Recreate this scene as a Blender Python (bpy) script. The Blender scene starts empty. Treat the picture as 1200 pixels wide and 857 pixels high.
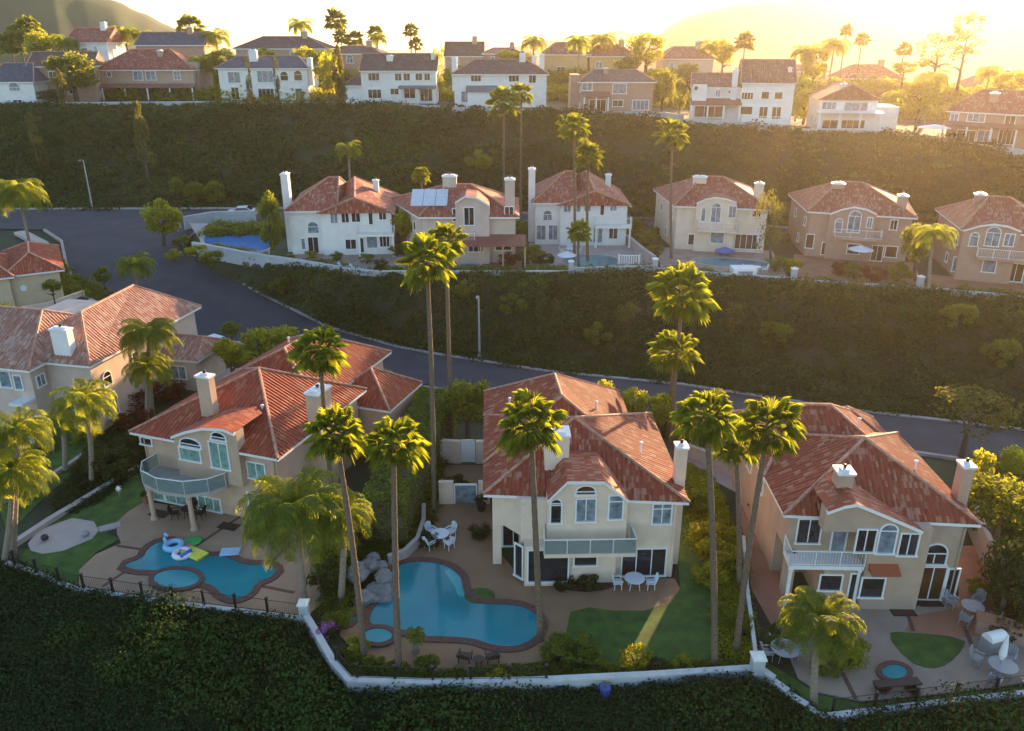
import bpy, bmesh, math, random
import numpy as np
from mathutils import Vector, Matrix, noise
random.seed(7)
SC = bpy.context.scene
COL = SC.collection
R = math.radians

# ------------------------------------------------------------------ camera, sky, sun, exposure
F, TH, H = 950.0, R(22), 31.0            # focal length in pixels of a 1200 px wide frame, pitch, height
cam_d = bpy.data.cameras.new('camera'); cam = bpy.data.objects.new('camera', cam_d); COL.objects.link(cam)
cam.location = (0, 0, H); cam.rotation_euler = (R(90) - TH, 0, 0)
cam_d.sensor_width = 36; cam_d.lens = 36 * F / 1200; cam_d.clip_start = .5; cam_d.clip_end = 12000
SC.camera = cam
SUN_EL, SUN_AZ = R(11.8), R(27.5)            # azimuth measured from +Y (view direction) towards +X
w = bpy.data.worlds.new('World'); SC.world = w; w.use_nodes = True
nt = w.node_tree; nt.nodes.clear()
sky = nt.nodes.new('ShaderNodeTexSky'); sky.sky_type = 'NISHITA'; sky.sun_disc = False
sky.sun_elevation = SUN_EL; sky.sun_rotation = SUN_AZ
sky.altitude = 100; sky.air_density = 1.0; sky.dust_density = 1.2; sky.ozone_density = 1.8
bg = nt.nodes.new('ShaderNodeBackground'); bg.inputs[1].default_value = .12
wo = nt.nodes.new('ShaderNodeOutputWorld')
nt.links.new(sky.outputs[0], bg.inputs[0]); nt.links.new(bg.outputs[0], wo.inputs[0])
sd = bpy.data.lights.new('sun', 'SUN'); sd.energy = 5.0; sd.angle = R(.5); sd.color = (1, .62, .30)
sun = bpy.data.objects.new('sun', sd); COL.objects.link(sun)
sv = Vector((math.sin(SUN_AZ) * math.cos(SUN_EL), math.cos(SUN_AZ) * math.cos(SUN_EL), math.sin(SUN_EL)))
sun.rotation_euler = (-sv).to_track_quat('-Z', 'Y').to_euler()
sun.location = (60, 80, 90)
vs = SC.view_settings; vs.view_transform = 'Standard'; vs.look = 'None'; vs.gamma = 1; vs.use_curve_mapping = False
vs.exposure = 1.98
SC.cycles.volume_bounces = 0; SC.cycles.max_bounces = 6; SC.cycles.transparent_max_bounces = 8
SC.cycles.use_denoising = True

# ------------------------------------------------------------------ pixel helpers
cT, sT = math.cos(TH), math.sin(TH)
def ray(px, py):
    u = (px - 600) / F; v = (py - 428.5) / F
    return Vector((u, cT - v * sT, -sT - v * cT))
def at(px, py, z=0.0):
    d = ray(px, py); t = (z - H) / d.z
    return Vector((d.x * t, d.y * t, z))
def zat(px, py, Y):
    d = ray(px, py); return H + d.z * Y / d.y
def pts(l, z=0.0): return [at(a, b, z).xy for a, b in l]

# ------------------------------------------------------------------ materials
MATS = {}
def mat(name, col, rough=.8, var=.12, scale=3.0, bump=0.0, bscale=20.0, metal=0, trans=None, coat=0, spec=.5, dirt=None, coord='Object'):
    if name in MATS: return MATS[name]
    m = bpy.data.materials.new(name); m.use_nodes = True; n = m.node_tree; n.nodes.clear()
    out = n.nodes.new('ShaderNodeOutputMaterial'); b = n.nodes.new('ShaderNodeBsdfPrincipled')
    b.inputs['Roughness'].default_value = rough; b.inputs['Metallic'].default_value = metal
    b.inputs['Specular IOR Level'].default_value = spec; b.inputs['Coat Weight'].default_value = coat
    tc = n.nodes.new('ShaderNodeTexCoord')
    nz = n.nodes.new('ShaderNodeTexNoise'); nz.inputs['Scale'].default_value = scale; nz.inputs['Detail'].default_value = 6
    n.links.new(tc.outputs[coord], nz.inputs['Vector'])
    cr = n.nodes.new('ShaderNodeValToRGB'); cr.color_ramp.elements[0].position = .3; cr.color_ramp.elements[1].position = .7
    a = [max(0, c * (1 - var)) for c in col]; c2 = [min(1, c * (1 + var)) for c in col]
    if dirt: a = dirt
    cr.color_ramp.elements[0].color = (*a, 1); cr.color_ramp.elements[1].color = (*c2, 1)
    n.links.new(nz.outputs['Fac'], cr.inputs[0]); n.links.new(cr.outputs[0], b.inputs['Base Color'])
    if bump:
        nb = n.nodes.new('ShaderNodeTexNoise'); nb.inputs['Scale'].default_value = bscale; nb.inputs['Detail'].default_value = 4
        n.links.new(tc.outputs[coord], nb.inputs['Vector'])
        bp = n.nodes.new('ShaderNodeBump'); bp.inputs['Strength'].default_value = bump; bp.inputs['Distance'].default_value = .05
        n.links.new(nb.outputs['Fac'], bp.inputs['Height']); n.links.new(bp.outputs[0], b.inputs['Normal'])
    if trans:
        t = n.nodes.new('ShaderNodeBsdfTranslucent'); t.inputs[0].default_value = (*trans[0], 1)
        mx = n.nodes.new('ShaderNodeMixShader'); mx.inputs[0].default_value = trans[1]
        n.links.new(b.outputs[0], mx.inputs[1]); n.links.new(t.outputs[0], mx.inputs[2]); n.links.new(mx.outputs[0], out.inputs[0])
    else: n.links.new(b.outputs[0], out.inputs[0])
    MATS[name] = m; return m

def leafmat(name, c0, c1, tr, fac=.45):
    """leaf colour differs from leaf to leaf (random per island), thin leaves let light through"""
    if name in MATS: return MATS[name]
    m = bpy.data.materials.new(name); m.use_nodes = True; n = m.node_tree; n.nodes.clear()
    out = n.nodes.new('ShaderNodeOutputMaterial'); b = n.nodes.new('ShaderNodeBsdfPrincipled')
    b.inputs['Roughness'].default_value = .7; b.inputs['Specular IOR Level'].default_value = .15
    g = n.nodes.new('ShaderNodeNewGeometry'); cr = n.nodes.new('ShaderNodeValToRGB')
    cr.color_ramp.elements[0].color = (*c0, 1); cr.color_ramp.elements[1].color = (*c1, 1)
    oi = n.nodes.new('ShaderNodeObjectInfo'); ad = n.nodes.new('ShaderNodeMath'); ad.operation = 'MULTIPLY_ADD'
    ad.inputs[1].default_value = .35; n.links.new(oi.outputs['Random'], ad.inputs[0])
    ml = n.nodes.new('ShaderNodeMath'); ml.operation = 'MULTIPLY'; ml.inputs[1].default_value = .65
    n.links.new(g.outputs['Random Per Island'], ml.inputs[0]); n.links.new(ml.outputs[0], ad.inputs[2])
    n.links.new(ad.outputs[0], cr.inputs[0]); n.links.new(cr.outputs[0], b.inputs['Base Color'])
    t = n.nodes.new('ShaderNodeBsdfTranslucent')
    c2 = n.nodes.new('ShaderNodeValToRGB')
    c2.color_ramp.elements[0].color = (*[x * .55 for x in tr], 1); c2.color_ramp.elements[1].color = (*tr, 1)
    n.links.new(ad.outputs[0], c2.inputs[0]); n.links.new(c2.outputs[0], t.inputs[0])
    mx = n.nodes.new('ShaderNodeMixShader'); mx.inputs[0].default_value = fac
    n.links.new(b.outputs[0], mx.inputs[1]); n.links.new(t.outputs[0], mx.inputs[2]); n.links.new(mx.outputs[0], out.inputs[0])
    MATS[name] = m; return m

def tilemat(name, cols, pale=.25, palecol=(.50, .36, .27), pu=.15, pv=.42, wave=0.0, flat=False):
    """clay or slate tiles laid out on the UV map (metres): colour per tile, lime bloom in blotches, courses as bump"""
    if name in MATS: return MATS[name]
    m = bpy.data.materials.new(name); m.use_nodes = True; n = m.node_tree; n.nodes.clear(); L = n.links.new
    out = n.nodes.new('ShaderNodeOutputMaterial'); b = n.nodes.new('ShaderNodeBsdfPrincipled'); L(b.outputs[0], out.inputs[0])
    b.inputs['Roughness'].default_value = .72; b.inputs['Specular IOR Level'].default_value = .35
    uv = n.nodes.new('ShaderNodeUVMap'); sp = n.nodes.new('ShaderNodeSeparateXYZ'); L(uv.outputs[0], sp.inputs[0])
    def M(op, a, v=None, v2=None):
        k = n.nodes.new('ShaderNodeMath'); k.operation = op
        L(a, k.inputs[0])
        if v is not None:
            if hasattr(v, 'links'): L(v, k.inputs[1])
            else: k.inputs[1].default_value = v
        if v2 is not None:
            k.inputs[2].default_value = v2
        return k.outputs[0]
    u = M('DIVIDE', sp.outputs[0], pu); v = M('DIVIDE', sp.outputs[1], pv)
    fu = M('FLOOR', u); fv = M('FLOOR', v)
    cb = n.nodes.new('ShaderNodeCombineXYZ'); L(fu, cb.inputs[0]); L(fv, cb.inputs[1])
    wn = n.nodes.new('ShaderNodeTexWhiteNoise'); wn.noise_dimensions = '2D'; L(cb.outputs[0], wn.inputs['Vector'])
    cr = n.nodes.new('ShaderNodeValToRGB')
    while len(cr.color_ramp.elements) < len(cols): cr.color_ramp.elements.new(.5)
    for i, c in enumerate(cols):
        cr.color_ramp.elements[i].position = i / (len(cols) - 1); cr.color_ramp.elements[i].color = (*c, 1)
    L(wn.outputs['Value'], cr.inputs[0])
    nz = n.nodes.new('ShaderNodeTexNoise'); nz.inputs['Scale'].default_value = .55; nz.inputs['Detail'].default_value = 5; nz.inputs['Roughness'].default_value = .7
    L(uv.outputs[0], nz.inputs['Vector'])
    # tiles inside a blotch turn pale one by one
    ad = M('MULTIPLY_ADD', wn.outputs['Value'], .44, -.22); s = n.nodes.new('ShaderNodeMath'); s.operation = 'ADD'
    L(ad, s.inputs[0]); L(nz.outputs['Fac'], s.inputs[1])
    mr = n.nodes.new('ShaderNodeMapRange'); mr.inputs[1].default_value = .66 - pale * .45; mr.inputs[2].default_value = .78 - pale * .35
    mr.inputs[4].default_value = .65
    L(s.outputs[0], mr.inputs[0])
    mx = n.nodes.new('ShaderNodeMix'); mx.data_type = 'RGBA'
    L(mr.outputs[0], mx.inputs[0]); L(cr.outputs[0], mx.inputs[6]); mx.inputs[7].default_value = (*palecol, 1)
    L(mx.outputs[2], b.inputs['Base Color'])
    frv = M('FRACT', v)
    h = frv
    if wave:
        si = M('SINE', M('MULTIPLY', u, math.pi)); h2 = M('MULTIPLY', si, wave)
        k = n.nodes.new('ShaderNodeMath'); k.operation = 'SUBTRACT'; L(h2, k.inputs[0]); L(frv, k.inputs[1]); h = k.outputs[0]
    else: h = M('MULTIPLY', frv, -1)
    bp = n.nodes.new('ShaderNodeBump'); bp.inputs['Strength'].default_value = .7; bp.inputs['Distance'].default_value = .05 if not flat else .02
    L(h, bp.inputs['Height']); L(bp.outputs[0], b.inputs['Normal'])
    MATS[name] = m; return m

# ------------------------------------------------------------------ mesh builder
class MB:
    def __init__(s): s.v = []; s.f = []; s.uv = {}; s.M = None
    def add(s, vs_, fs):
        b = len(s.v)
        s.v += [tuple(s.M @ Vector(p)) if s.M else tuple(p) for p in vs_]
        s.f += [tuple(b + i for i in f) for f in fs]; return b
    def box(s, x0, x1, y0, y1, z0, z1):
        s.add([(x0, y0, z0), (x1, y0, z0), (x1, y1, z0), (x0, y1, z0), (x0, y0, z1), (x1, y0, z1), (x1, y1, z1), (x0, y1, z1)],
              [(3, 2, 1, 0), (4, 5, 6, 7), (0, 1, 5, 4), (1, 2, 6, 5), (2, 3, 7, 6), (3, 0, 4, 7)])
    def prism(s, poly, z0, z1):
        k = len(poly)
        if sum(poly[i][0] * poly[(i + 1) % k][1] - poly[(i + 1) % k][0] * poly[i][1] for i in range(k)) < 0: poly = poly[::-1]
        s.add([(p[0], p[1], z0) for p in poly] + [(p[0], p[1], z1) for p in poly],
              [tuple(range(k))[::-1], tuple(range(k, 2 * k))] + [(i, (i + 1) % k, k + (i + 1) % k, k + i) for i in range(k)])
    def vprism(s, poly, p0, ud, nd, t):
        """polygon given in (u, z) on a vertical plane through p0 along ud, pushed out by t along nd"""
        P = [Vector((p0[0] + ud[0] * a, p0[1] + ud[1] * a, b)) for a, b in poly]
        Q = [p + Vector((nd[0] * t, nd[1] * t, 0)) for p in P]; k = len(P)
        s.add([tuple(p) for p in P + Q], [tuple(range(k)), tuple(range(k, 2 * k))[::-1]] + [(i, k + i, k + (i + 1) % k, (i + 1) % k) for i in range(k)])
    def tube(s, path, rads, n=8, cap=True):
        path = [Vector(p) for p in path]
        if not hasattr(rads, '__len__'): rads = [rads] * len(path)
        vs_, fs = [], []
        for i, p in enumerate(path):
            d = (path[min(i + 1, len(path) - 1)] - path[max(i - 1, 0)]).normalized()
            a = d.orthogonal().normalized() if abs(d.z) < .9 else Vector((1, 0, 0)); a = (a - d * a.dot(d)).normalized(); b = d.cross(a)
            for k in range(n):
                t = 2 * math.pi * k / n; vs_.append(tuple(p + (a * math.cos(t) + b * math.sin(t)) * rads[i]))
        for i in range(len(path) - 1):
            for k in range(n):
                fs.append((i * n + k, i * n + (k + 1) % n, (i + 1) * n + (k + 1) % n, (i + 1) * n + k))
        if cap: fs.append(tuple(range(n))[::-1]); fs.append(tuple(range((len(path) - 1) * n, len(path) * n)))
        s.add(vs_, fs)
    def bar(s, a, b, w_=.05, h_=None):
        s.tube([a, b], w_ / 2 * 1.2, 4)
    def lathe(s, prof, c=(0, 0, 0), n=16):
        vs_ = []; fs = []
        for r_, z in prof:
            for k in range(n):
                t = 2 * math.pi * k / n; vs_.append((c[0] + r_ * math.cos(t), c[1] + r_ * math.sin(t), c[2] + z))
        for i in range(len(prof) - 1):
            for k in range(n): fs.append((i * n + k, i * n + (k + 1) % n, (i + 1) * n + (k + 1) % n, (i + 1) * n + k))
        fs.append(tuple(range(n))[::-1]); fs.append(tuple(range((len(prof) - 1) * n, len(prof) * n)))
        s.add(vs_, fs)
    def mesh(s, name, m=None, smooth=False):
        me = bpy.data.meshes.new(name); me.from_pydata(s.v, [], s.f)
        if s.uv:
            l = me.uv_layers.new(name='UVMap'); arr = []
            for i, f in enumerate(s.f): arr += s.uv.get(i, [(0, 0)] * len(f))
            l.data.foreach_set('uv', [c for p in arr for c in p])
        if m: me.materials.append(m)
        if smooth: me.polygons.foreach_set('use_smooth', [True] * len(me.polygons))
        me.update(); return me
    def build(s, name, m, parent=None, smooth=False, **kw):
        o = bpy.data.objects.new(name, s.mesh(name, m, smooth)); COL.objects.link(o)
        if parent: o.parent = parent
        for k, v in kw.items(): o[k] = v
        return o
def tag(o, label=None, cat=None, group=None, kind=None):
    if label: o['label'] = label
    if cat: o['category'] = cat
    if group: o['group'] = group
    if kind: o['kind'] = kind
    return o
def thing(name, label, cat, loc=(0, 0, 0), rz=0, group=None):
    o = bpy.data.objects.new(name, None); COL.objects.link(o); o.empty_display_size = .3
    o.location = loc; o.rotation_euler = (0, 0, rz); return tag(o, label, cat, group)
def obj(name, me, parent=None, loc=None, rz=None, sc=None):
    o = bpy.data.objects.new(name, me); COL.objects.link(o)
    if parent: o.parent = parent
    if loc is not None: o.location = loc
    if rz is not None: o.rotation_euler = (0, 0, rz)
    if sc is not None: o.scale = sc
    return o
def dup(root, loc, rz=0, label=None, sc=None):
    r_ = root.copy(); COL.objects.link(r_); r_.location = loc; r_.rotation_euler = (0, 0, rz)
    if sc is not None: r_.scale = sc
    if label: r_['label'] = label
    for ch in list(root.children):
        c = ch.copy(); COL.objects.link(c); c.parent = r_
        for g in list(ch.children):
            d = g.copy(); COL.objects.link(d); d.parent = c
    return r_

# ------------------------------------------------------------------ palette
M_WHITE = mat('white_stucco', (.74, .72, .68), .85, .07, .9, .35, 30)
M_CREAM = mat('cream_stucco', (.72, .57, .44), .85, .09, .9, .35, 30)
M_TAN = mat('tan_stucco', (.43, .31, .22), .85, .09, .9, .35, 30)
M_PEACH = mat('peach_stucco', (.50, .35, .25), .85, .09, .9, .35, 30)
M_PINK = mat('pinkish_stucco', (.55, .43, .36), .85, .09, .9, .35, 30)
M_YELL = mat('ochre_stucco', (.58, .38, .17), .85, .09, .9, .35, 30)
M_BRICK = mat('rosy_stucco', (.42, .26, .19), .85, .08, 1.2, .25, 30)
M_TRIM = mat('white_paint', (.78, .77, .74), .5, .03)
M_CAP = mat('chimney_cap_paint', (.72, .72, .72), .5, .03)
M_GLASS = mat('dark_glass', (.018, .022, .028), .06, .3, .6, spec=.8)
M_TEAL = mat('curtained_glass', (.18, .31, .27), .12, .4, 2.6, spec=.8)
M_BLUEG = mat('blinds_glass', (.18, .23, .27), .10, .5, 2.2, spec=.8)
M_WARMG = mat('warm_dark_glass', (.08, .04, .02), .1, .3, .8, spec=.7)
def clearmat(name, col, k):
    m = mat(name, col, .08, .1, 1, spec=.7); n = m.node_tree; out = [x for x in n.nodes if x.type == 'OUTPUT_MATERIAL'][0]; b = [x for x in n.nodes if x.type == 'BSDF_PRINCIPLED'][0]
    t = n.nodes.new('ShaderNodeBsdfTransparent'); t.inputs[0].default_value = (.9, .96, .95, 1); mx = n.nodes.new('ShaderNodeMixShader'); mx.inputs[0].default_value = k
    n.links.new(b.outputs[0], mx.inputs[1]); n.links.new(t.outputs[0], mx.inputs[2]); n.links.new(mx.outputs[0], out.inputs[0]); return m
M_CLEAR = clearmat('balcony_glass', (.20, .28, .28), .6)
M_IRON = mat('black_iron', (.015, .015, .016), .45, .1)
M_CONC = mat('concrete', (.36, .33, .30), .9, .12, 1.5, .3, 25)
M_TILE = tilemat('terracotta_tiles', [(.23, .038, .014), (.31, .062, .022), (.26, .048, .018), (.36, .085, .03)], .06, (.38, .17, .09))
M_TILEP = tilemat('limed_terracotta_tiles', [(.22, .040, .018), (.29, .060, .024), (.25, .05, .02), (.34, .088, .035)], .17, (.42, .22, .14))
M_TILEB = tilemat('dusty_pink_tiles', [(.26, .11, .07), (.36, .17, .11), (.31, .13, .09), (.42, .22, .15)], .30, (.46, .33, .26))
M_TILEM = tilemat('red_tiles_far', [(.22, .05, .03), (.32, .08, .045), (.27, .06, .035), (.38, .11, .06)], .20, (.42, .27, .2), wave=.6)
M_TILEK = tilemat('brown_tiles_far', [(.13, .055, .04), (.19, .08, .055), (.16, .065, .05), (.22, .11, .08)], .15, (.28, .2, .16), wave=.6)
M_SLATE = tilemat('slate_tiles_far', [(.05, .05, .065), (.08, .08, .10), (.065, .065, .08), (.11, .10, .12)], .1, (.16, .15, .16), wave=.3)
M_DKBR = tilemat('dark_brown_tiles_far', [(.08, .045, .035), (.12, .065, .05), (.10, .055, .045), (.14, .085, .065)], .1, (.2, .15, .13), wave=.4)
M_RIDGE = mat('ridge_tile', (.42, .22, .15), .8, .35, 3)
M_RIDGEK = mat('ridge_tile_dark', (.16, .10, .08), .8, .3, 3)
# ------------------------------------------------------------------ terrain
def zr(Y): return float(np.interp(Y, [82, 96, 106, 118, 130], [0, 2.5, 4.0, 5.2, 5.6]))
def zl(X, Y): return max(0, Y - 60) * .085 * min(1, max(0, (-16 - X) / 14))
far_e = [(70, 54), (43.6, 61.9), (30.6, 65.8), (16.4, 71.6), (3.4, 75.0), (-9.1, 80.2), (-20.9, 86.3), (-31.5, 95.1), (-40.5, 104), (-44.5, 110), (-44.5, 117)]
bk_far = [(-30, 117.5), (0, 117), (30, 112), (55, 104), (90, 90), (90, 97), (55, 112), (30, 121), (0, 127), (-30, 130), (-60, 129.5), (-110, 129)]
near_e = [(-110, 119), (-68, 117), (-63, 112), (-58.5, 104), (-54, 97), (-47, 90), (-38, 83), (-27.5, 78), (-18, 75), (-9, 71.6), (0, 68.3), (15, 63.6), (30, 59.0), (43, 54.5), (70, 46)]
ROAD = far_e + bk_far + near_e
front_w = [at(*p).xy for p in [(-120, 640), (0, 655), (90, 690), (200, 705), (355, 730), (380, 765), (410, 805), (620, 805), (885, 790), (970, 840), (1200, 815), (1330, 800)]]
LOWER = [tuple(p) for p in front_w] + [(70, 44), (43, 53.3), (30, 57.8), (15, 62.4), (0, 67.1), (-9, 70.4), (-18, 73.6), (-27.5, 76.6), (-38, 81.6), (-47, 88.4), (-54, 95.4), (-60, 104), (-66, 113), (-110, 116), (-110, 43)]
MIDW = [(205, 262), (226, 288), (290, 300), (350, 309), (400, 317), (440, 322), (560, 322), (690, 322), (765, 319), (830, 324), (925, 331), (1075, 341), (1200, 352)]
midw = [at(a, b, 6).xy for a, b in MIDW]
MID = [tuple(p) for p in midw] + [(75, 74), (88, 86), (55, 101), (30, 109.5), (0, 114.5), (-30, 115), (-42, 114.5)]
TOPW = [(-200, 125, 19), (0, 125, 19), (200, 125, 19), (380, 125, 19), (460, 126, 19), (520, 130, 19), (660, 135, 18.5), (800, 145, 18), (930, 155, 17), (1050, 162, 16), (1200, 180, 15), (1400, 200, 15)]
topw = [at(a, b, c) for a, b, c in TOPW]
TOP = [tuple(p.xy) for p in topw] + [(260, 110), (260, 175), (120, 182), (60, 186), (-200, 186)]
def ztop(X, Y): return float(np.interp(X, [9, 28, 45, 62, 76], [19, 18, 17, 16, 15])) if Y < 160 else float(np.interp(X, [9, 28, 45, 62, 76], [19, 18, 17, 16, 15])) + (Y - 160) * .02
BACK = [(-260, 196), (60, 196), (130, 192), (270, 182), (270, 235), (-260, 235)]
def zback(X, Y): return float(np.interp(X, [-10, 60, 100], [23.0, 21.5, 19]))
LOWV = [(-160, 4), (160, 4), (160, 12), (60, 12), (30, 12), (0, 14), (-30, 20), (-60, 24), (-160, 24)]
DEEP = [(-400, 330), (400, 330), (400, 360), (-400, 360)]

def dist_poly(P, poly):
    """signed distance (negative inside) of points P (n,2) to a polygon"""
    poly = np.array(poly, float); d = np.full(len(P), 1e9); inside = np.zeros(len(P), bool)
    for i in range(len(poly)):
        a, b = poly[i], poly[(i + 1) % len(poly)]; ab = b - a
        t = np.clip(((P - a) @ ab) / max(ab @ ab, 1e-9), 0, 1)
        q = P - (a + t[:, None] * ab); d = np.minimum(d, np.hypot(q[:, 0], q[:, 1]))
        c = (a[1] > P[:, 1]) != (b[1] > P[:, 1])
        with np.errstate(divide='ignore', invalid='ignore'):
            xx = (b[0] - a[0]) * (P[:, 1] - a[1]) / (b[1] - a[1]) + a[0]
        inside ^= c & (P[:, 0] < xx)
    return np.where(inside, -d, d)
REG = [(ROAD, lambda X, Y: np.array([zr(y) for y in Y]) - .16), (LOWER, lambda X, Y: np.array([zl(x, y) for x, y in zip(X, Y)]) - .06),
       (MID, lambda X, Y: np.full(len(X), 5.94)), (TOP, lambda X, Y: np.array([ztop(x, y) for x, y in zip(X, Y)]) - .05),
       (BACK, lambda X, Y: np.array([zback(x, y) for x, y in zip(X, Y)])), (LOWV, lambda X, Y: np.full(len(X), -15.0)), (DEEP, lambda X, Y: np.full(len(X), -18.0))]
def terrain(P):
    P = np.asarray(P, float); X, Y = P[:, 0], P[:, 1]
    num = np.zeros(len(P)); den = np.zeros(len(P)); ins = np.full(len(P), np.nan); mind = np.full(len(P), 1e9)
    for poly, fz in REG:
        d = dist_poly(P, poly); z = fz(X, Y); dd = np.maximum(d, .02); wgt = dd ** -2.2
        num += wgt * z; den += wgt; mind = np.minimum(mind, d)
        ins = np.where((d <= 0) & np.isnan(ins), z, ins)
    z = np.where(np.isnan(ins), num / den, ins)
    und = np.array([noise.noise(Vector((x * .12, y * .12, 3))) * .7 + noise.noise(Vector((x * .4, y * .4, 9))) * .25 for x, y in P])
    return z + und * np.clip(mind / 6, 0, 1)
def tz(x, y): return float(terrain([(x, y)])[0])

def axis(lo, hi, step, far, grow=1.25):
    a = list(np.arange(lo, hi + .01, step)); s = step
    while a[-1] < far: s *= grow; a.append(a[-1] + s)
    s = step
    while a[0] > -far: s *= grow; a.insert(0, a[0] - s)
    return a
def groundmat():
    m = mat('hillside_soil', (.020, .038, .011), .95, .5, .35, .6, 6, dirt=(.030, .026, .014)); return m
M_GROUND = groundmat()
xs = axis(-112, 100, 1.0, 4200); ys = axis(6, 240, 1.0, 4200)
ys = [y for y in ys if y > -60]
P = np.array([(x, y) for y in ys for x in xs]); Z = terrain(P)
fa = np.hypot(P[:, 0], P[:, 1] - 100); Z = np.where(fa > 330, -18, Z)
g = MB(); g.v = [(a[0], a[1], float(z)) for a, z in zip(P, Z)]; nx = len(xs)
g.f = [(j * nx + i, j * nx + i + 1, (j + 1) * nx + i + 1, (j + 1) * nx + i) for j in range(len(ys) - 1) for i in range(nx - 1)]
tag(g.build('ground', M_GROUND, smooth=True), kind='structure')

def sheet(name, poly, zf, m, step=2.0, th=.0, **kw):
    """a polygon draped over a height function, cut every few metres"""
    bm = bmesh.new(); vs_ = [bm.verts.new((p[0], p[1], 0)) for p in poly]; f = bm.faces.new(vs_)
    if f.normal.z < 0: f.normal_flip()
    bm.normal_update()
    xs_ = [p[0] for p in poly]; ys_ = [p[1] for p in poly]
    bmesh.ops.triangulate(bm, faces=bm.faces[:])
    if step:
        for a, lo, hi in ((1, min(ys_), max(ys_)), (0, min(xs_), max(xs_))):
            k = lo + step
            while k < hi:
                co = (0, k, 0) if a else (k, 0, 0); no = (0, 1, 0) if a else (1, 0, 0)
                bmesh.ops.bisect_plane(bm, geom=bm.verts[:] + bm.edges[:] + bm.faces[:], plane_co=co, plane_no=no); k += step
    for f in bm.faces:
        if f.normal.z < 0: f.normal_flip()
    for v in bm.verts: v.co.z = zf(v.co.x, v.co.y)
    if th:
        e = bmesh.ops.extrude_face_region(bm, geom=bm.faces[:])
        for v in [x for x in e['geom'] if isinstance(x, bmesh.types.BMVert)]: v.co.z += th
        bmesh.ops.recalc_face_normals(bm, faces=bm.faces[:])
    me = bpy.data.meshes.new(name); bm.to_mesh(me); bm.free(); me.materials.append(m)
    o = bpy.data.objects.new(name, me); COL.objects.link(o)
    for k, v in kw.items(): o[k] = v
    return o
M_ASPH = mat('asphalt', (.042, .048, .058), .85, .15, .35, .4, 40, dirt=(.028, .032, .040))
sheet('road', ROAD, lambda x, y: zr(y) + .0, M_ASPH, 2.5, kind='structure')
M_KERB = mat('kerb_concrete', (.34, .31, .28), .9, .12, 1)
def ribbon(name, line, wd, zf, h, m, side=1, **kw):
    """a strip along a polyline, wd wide to one side, h thick"""
    L_ = [Vector(p) for p in line]; q = []
    L2 = []
    for i in range(len(L_) - 1):
        k = max(1, int((L_[i + 1] - L_[i]).length / 1.5))
        L2 += [L_[i].lerp(L_[i + 1], t / k) for t in range(k)]
    L2.append(L_[-1])
    s = MB(); a = []
    for i, p in enumerate(L2):
        d = (L2[min(i + 1, len(L2) - 1)] - L2[max(i - 1, 0)]).normalized(); nn = Vector((-d.y, d.x)) * side
        o_ = p + nn * wd; z = zf(p.x, p.y)
        a += [(p.x, p.y, z - .3), (p.x, p.y, z + h), (o_.x, o_.y, z + h), (o_.x, o_.y, z - .3)]
    fs = [(4 * i + k, 4 * i + k + 1, 4 * i + 5 + k, 4 * i + 4 + k) for i in range(len(L2) - 1) for k in range(3)]
    s.add(a, fs + [(0, 1, 2, 3), (len(a) - 4, len(a) - 3, len(a) - 2, len(a) - 1)])
    o = s.build(name, m)
    for k, v in kw.items(): o[k] = v
    return o
zrf = lambda x, y: zr(y)
ribbon('kerb', far_e, .35, zrf, .13, M_KERB, -1, kind='structure')
ribbon('kerb', near_e[1:], .35, zrf, .13, M_KERB, -1, kind='structure')
ribbon('pavement', [(-70.5, 116.3), (-64.6, 111.2), (-60, 103.5), (-55.3, 96.3), (-48, 89.2), (-38.5, 82)], 1.6, zrf, .14, mat('pavement_concrete', (.42, .37, .33), .9, .1, 1, .2, 20), -1, kind='structure')
ribbon('kerb', [(-110, 129), (-60, 129.5), (-30, 130), (0, 127), (30, 121), (55, 112), (90, 97)], .4, zrf, .25, M_KERB, 1, kind='structure')
# corner island of pale concrete where the side road leaves
ribbon('pavement', [(-45.6, 109.5), (-45.9, 116.2), (-40, 117.6), (-28, 117.9)], 1.3, zrf, .14, MATS['pavement_concrete'], -1, kind='structure')

# distant hills
def hill(name, prof, dist, depth, col, seed, base=-25):
    """a long ridge whose crest follows azimuth/height control points; real depth and rough slopes"""
    s = MB(); A = np.linspace(prof[0][0], prof[-1][0], 150); rows = 26; v = []
    for j in range(rows):
        t = j / (rows - 1)
        for a in A:
            hgt = np.interp(a, [p[0] for p in prof], [p[1] for p in prof])
            r_ = dist + (t - .55) * depth; prof_t = math.sin(math.pi * min(1, max(0, t))) ** .8 if t > .55 else (t / .55) ** 1.15
            if t > .55: prof_t = 1 - (t - .55) / .45
            x, y = r_ * math.sin(a), r_ * math.cos(a)
            rr = noise.fractal(Vector((x * .012, y * .012, seed)), 1, 2, 5) * 7 * prof_t + abs(noise.noise(Vector((a * 22, t * 1.5, seed)))) * -9 * prof_t * (1 - prof_t) * 3
            v.append((x, y, base + (hgt - base) * prof_t + rr))
    n = len(A); s.v = v; s.f = [(j * n + i, j * n + i + 1, (j + 1) * n + i + 1, (j + 1) * n + i) for j in range(rows - 1) for i in range(n - 1)]
    return tag(s.build(name, mat('hill_scrub_' + col[3], col[:3], .95, .5, .03, .8, .2, dirt=col[4]), smooth=True), kind='structure')
def azh(px, py, D):
    d = ray(px, py); a = math.atan2(d.x, d.y); return (a, H + d.z / math.hypot(d.x, d.y) * D)
hill('hills', [azh(x, y, 520) for x, y in [(-500, 20), (-250, -5), (-60, -12), (60, -22), (130, -8), (170, 10), (205, 32), (240, 55), (300, 70)]], 520, 340, (.030, .060, .022, 'a', (.055, .060, .03)), 2)
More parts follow.
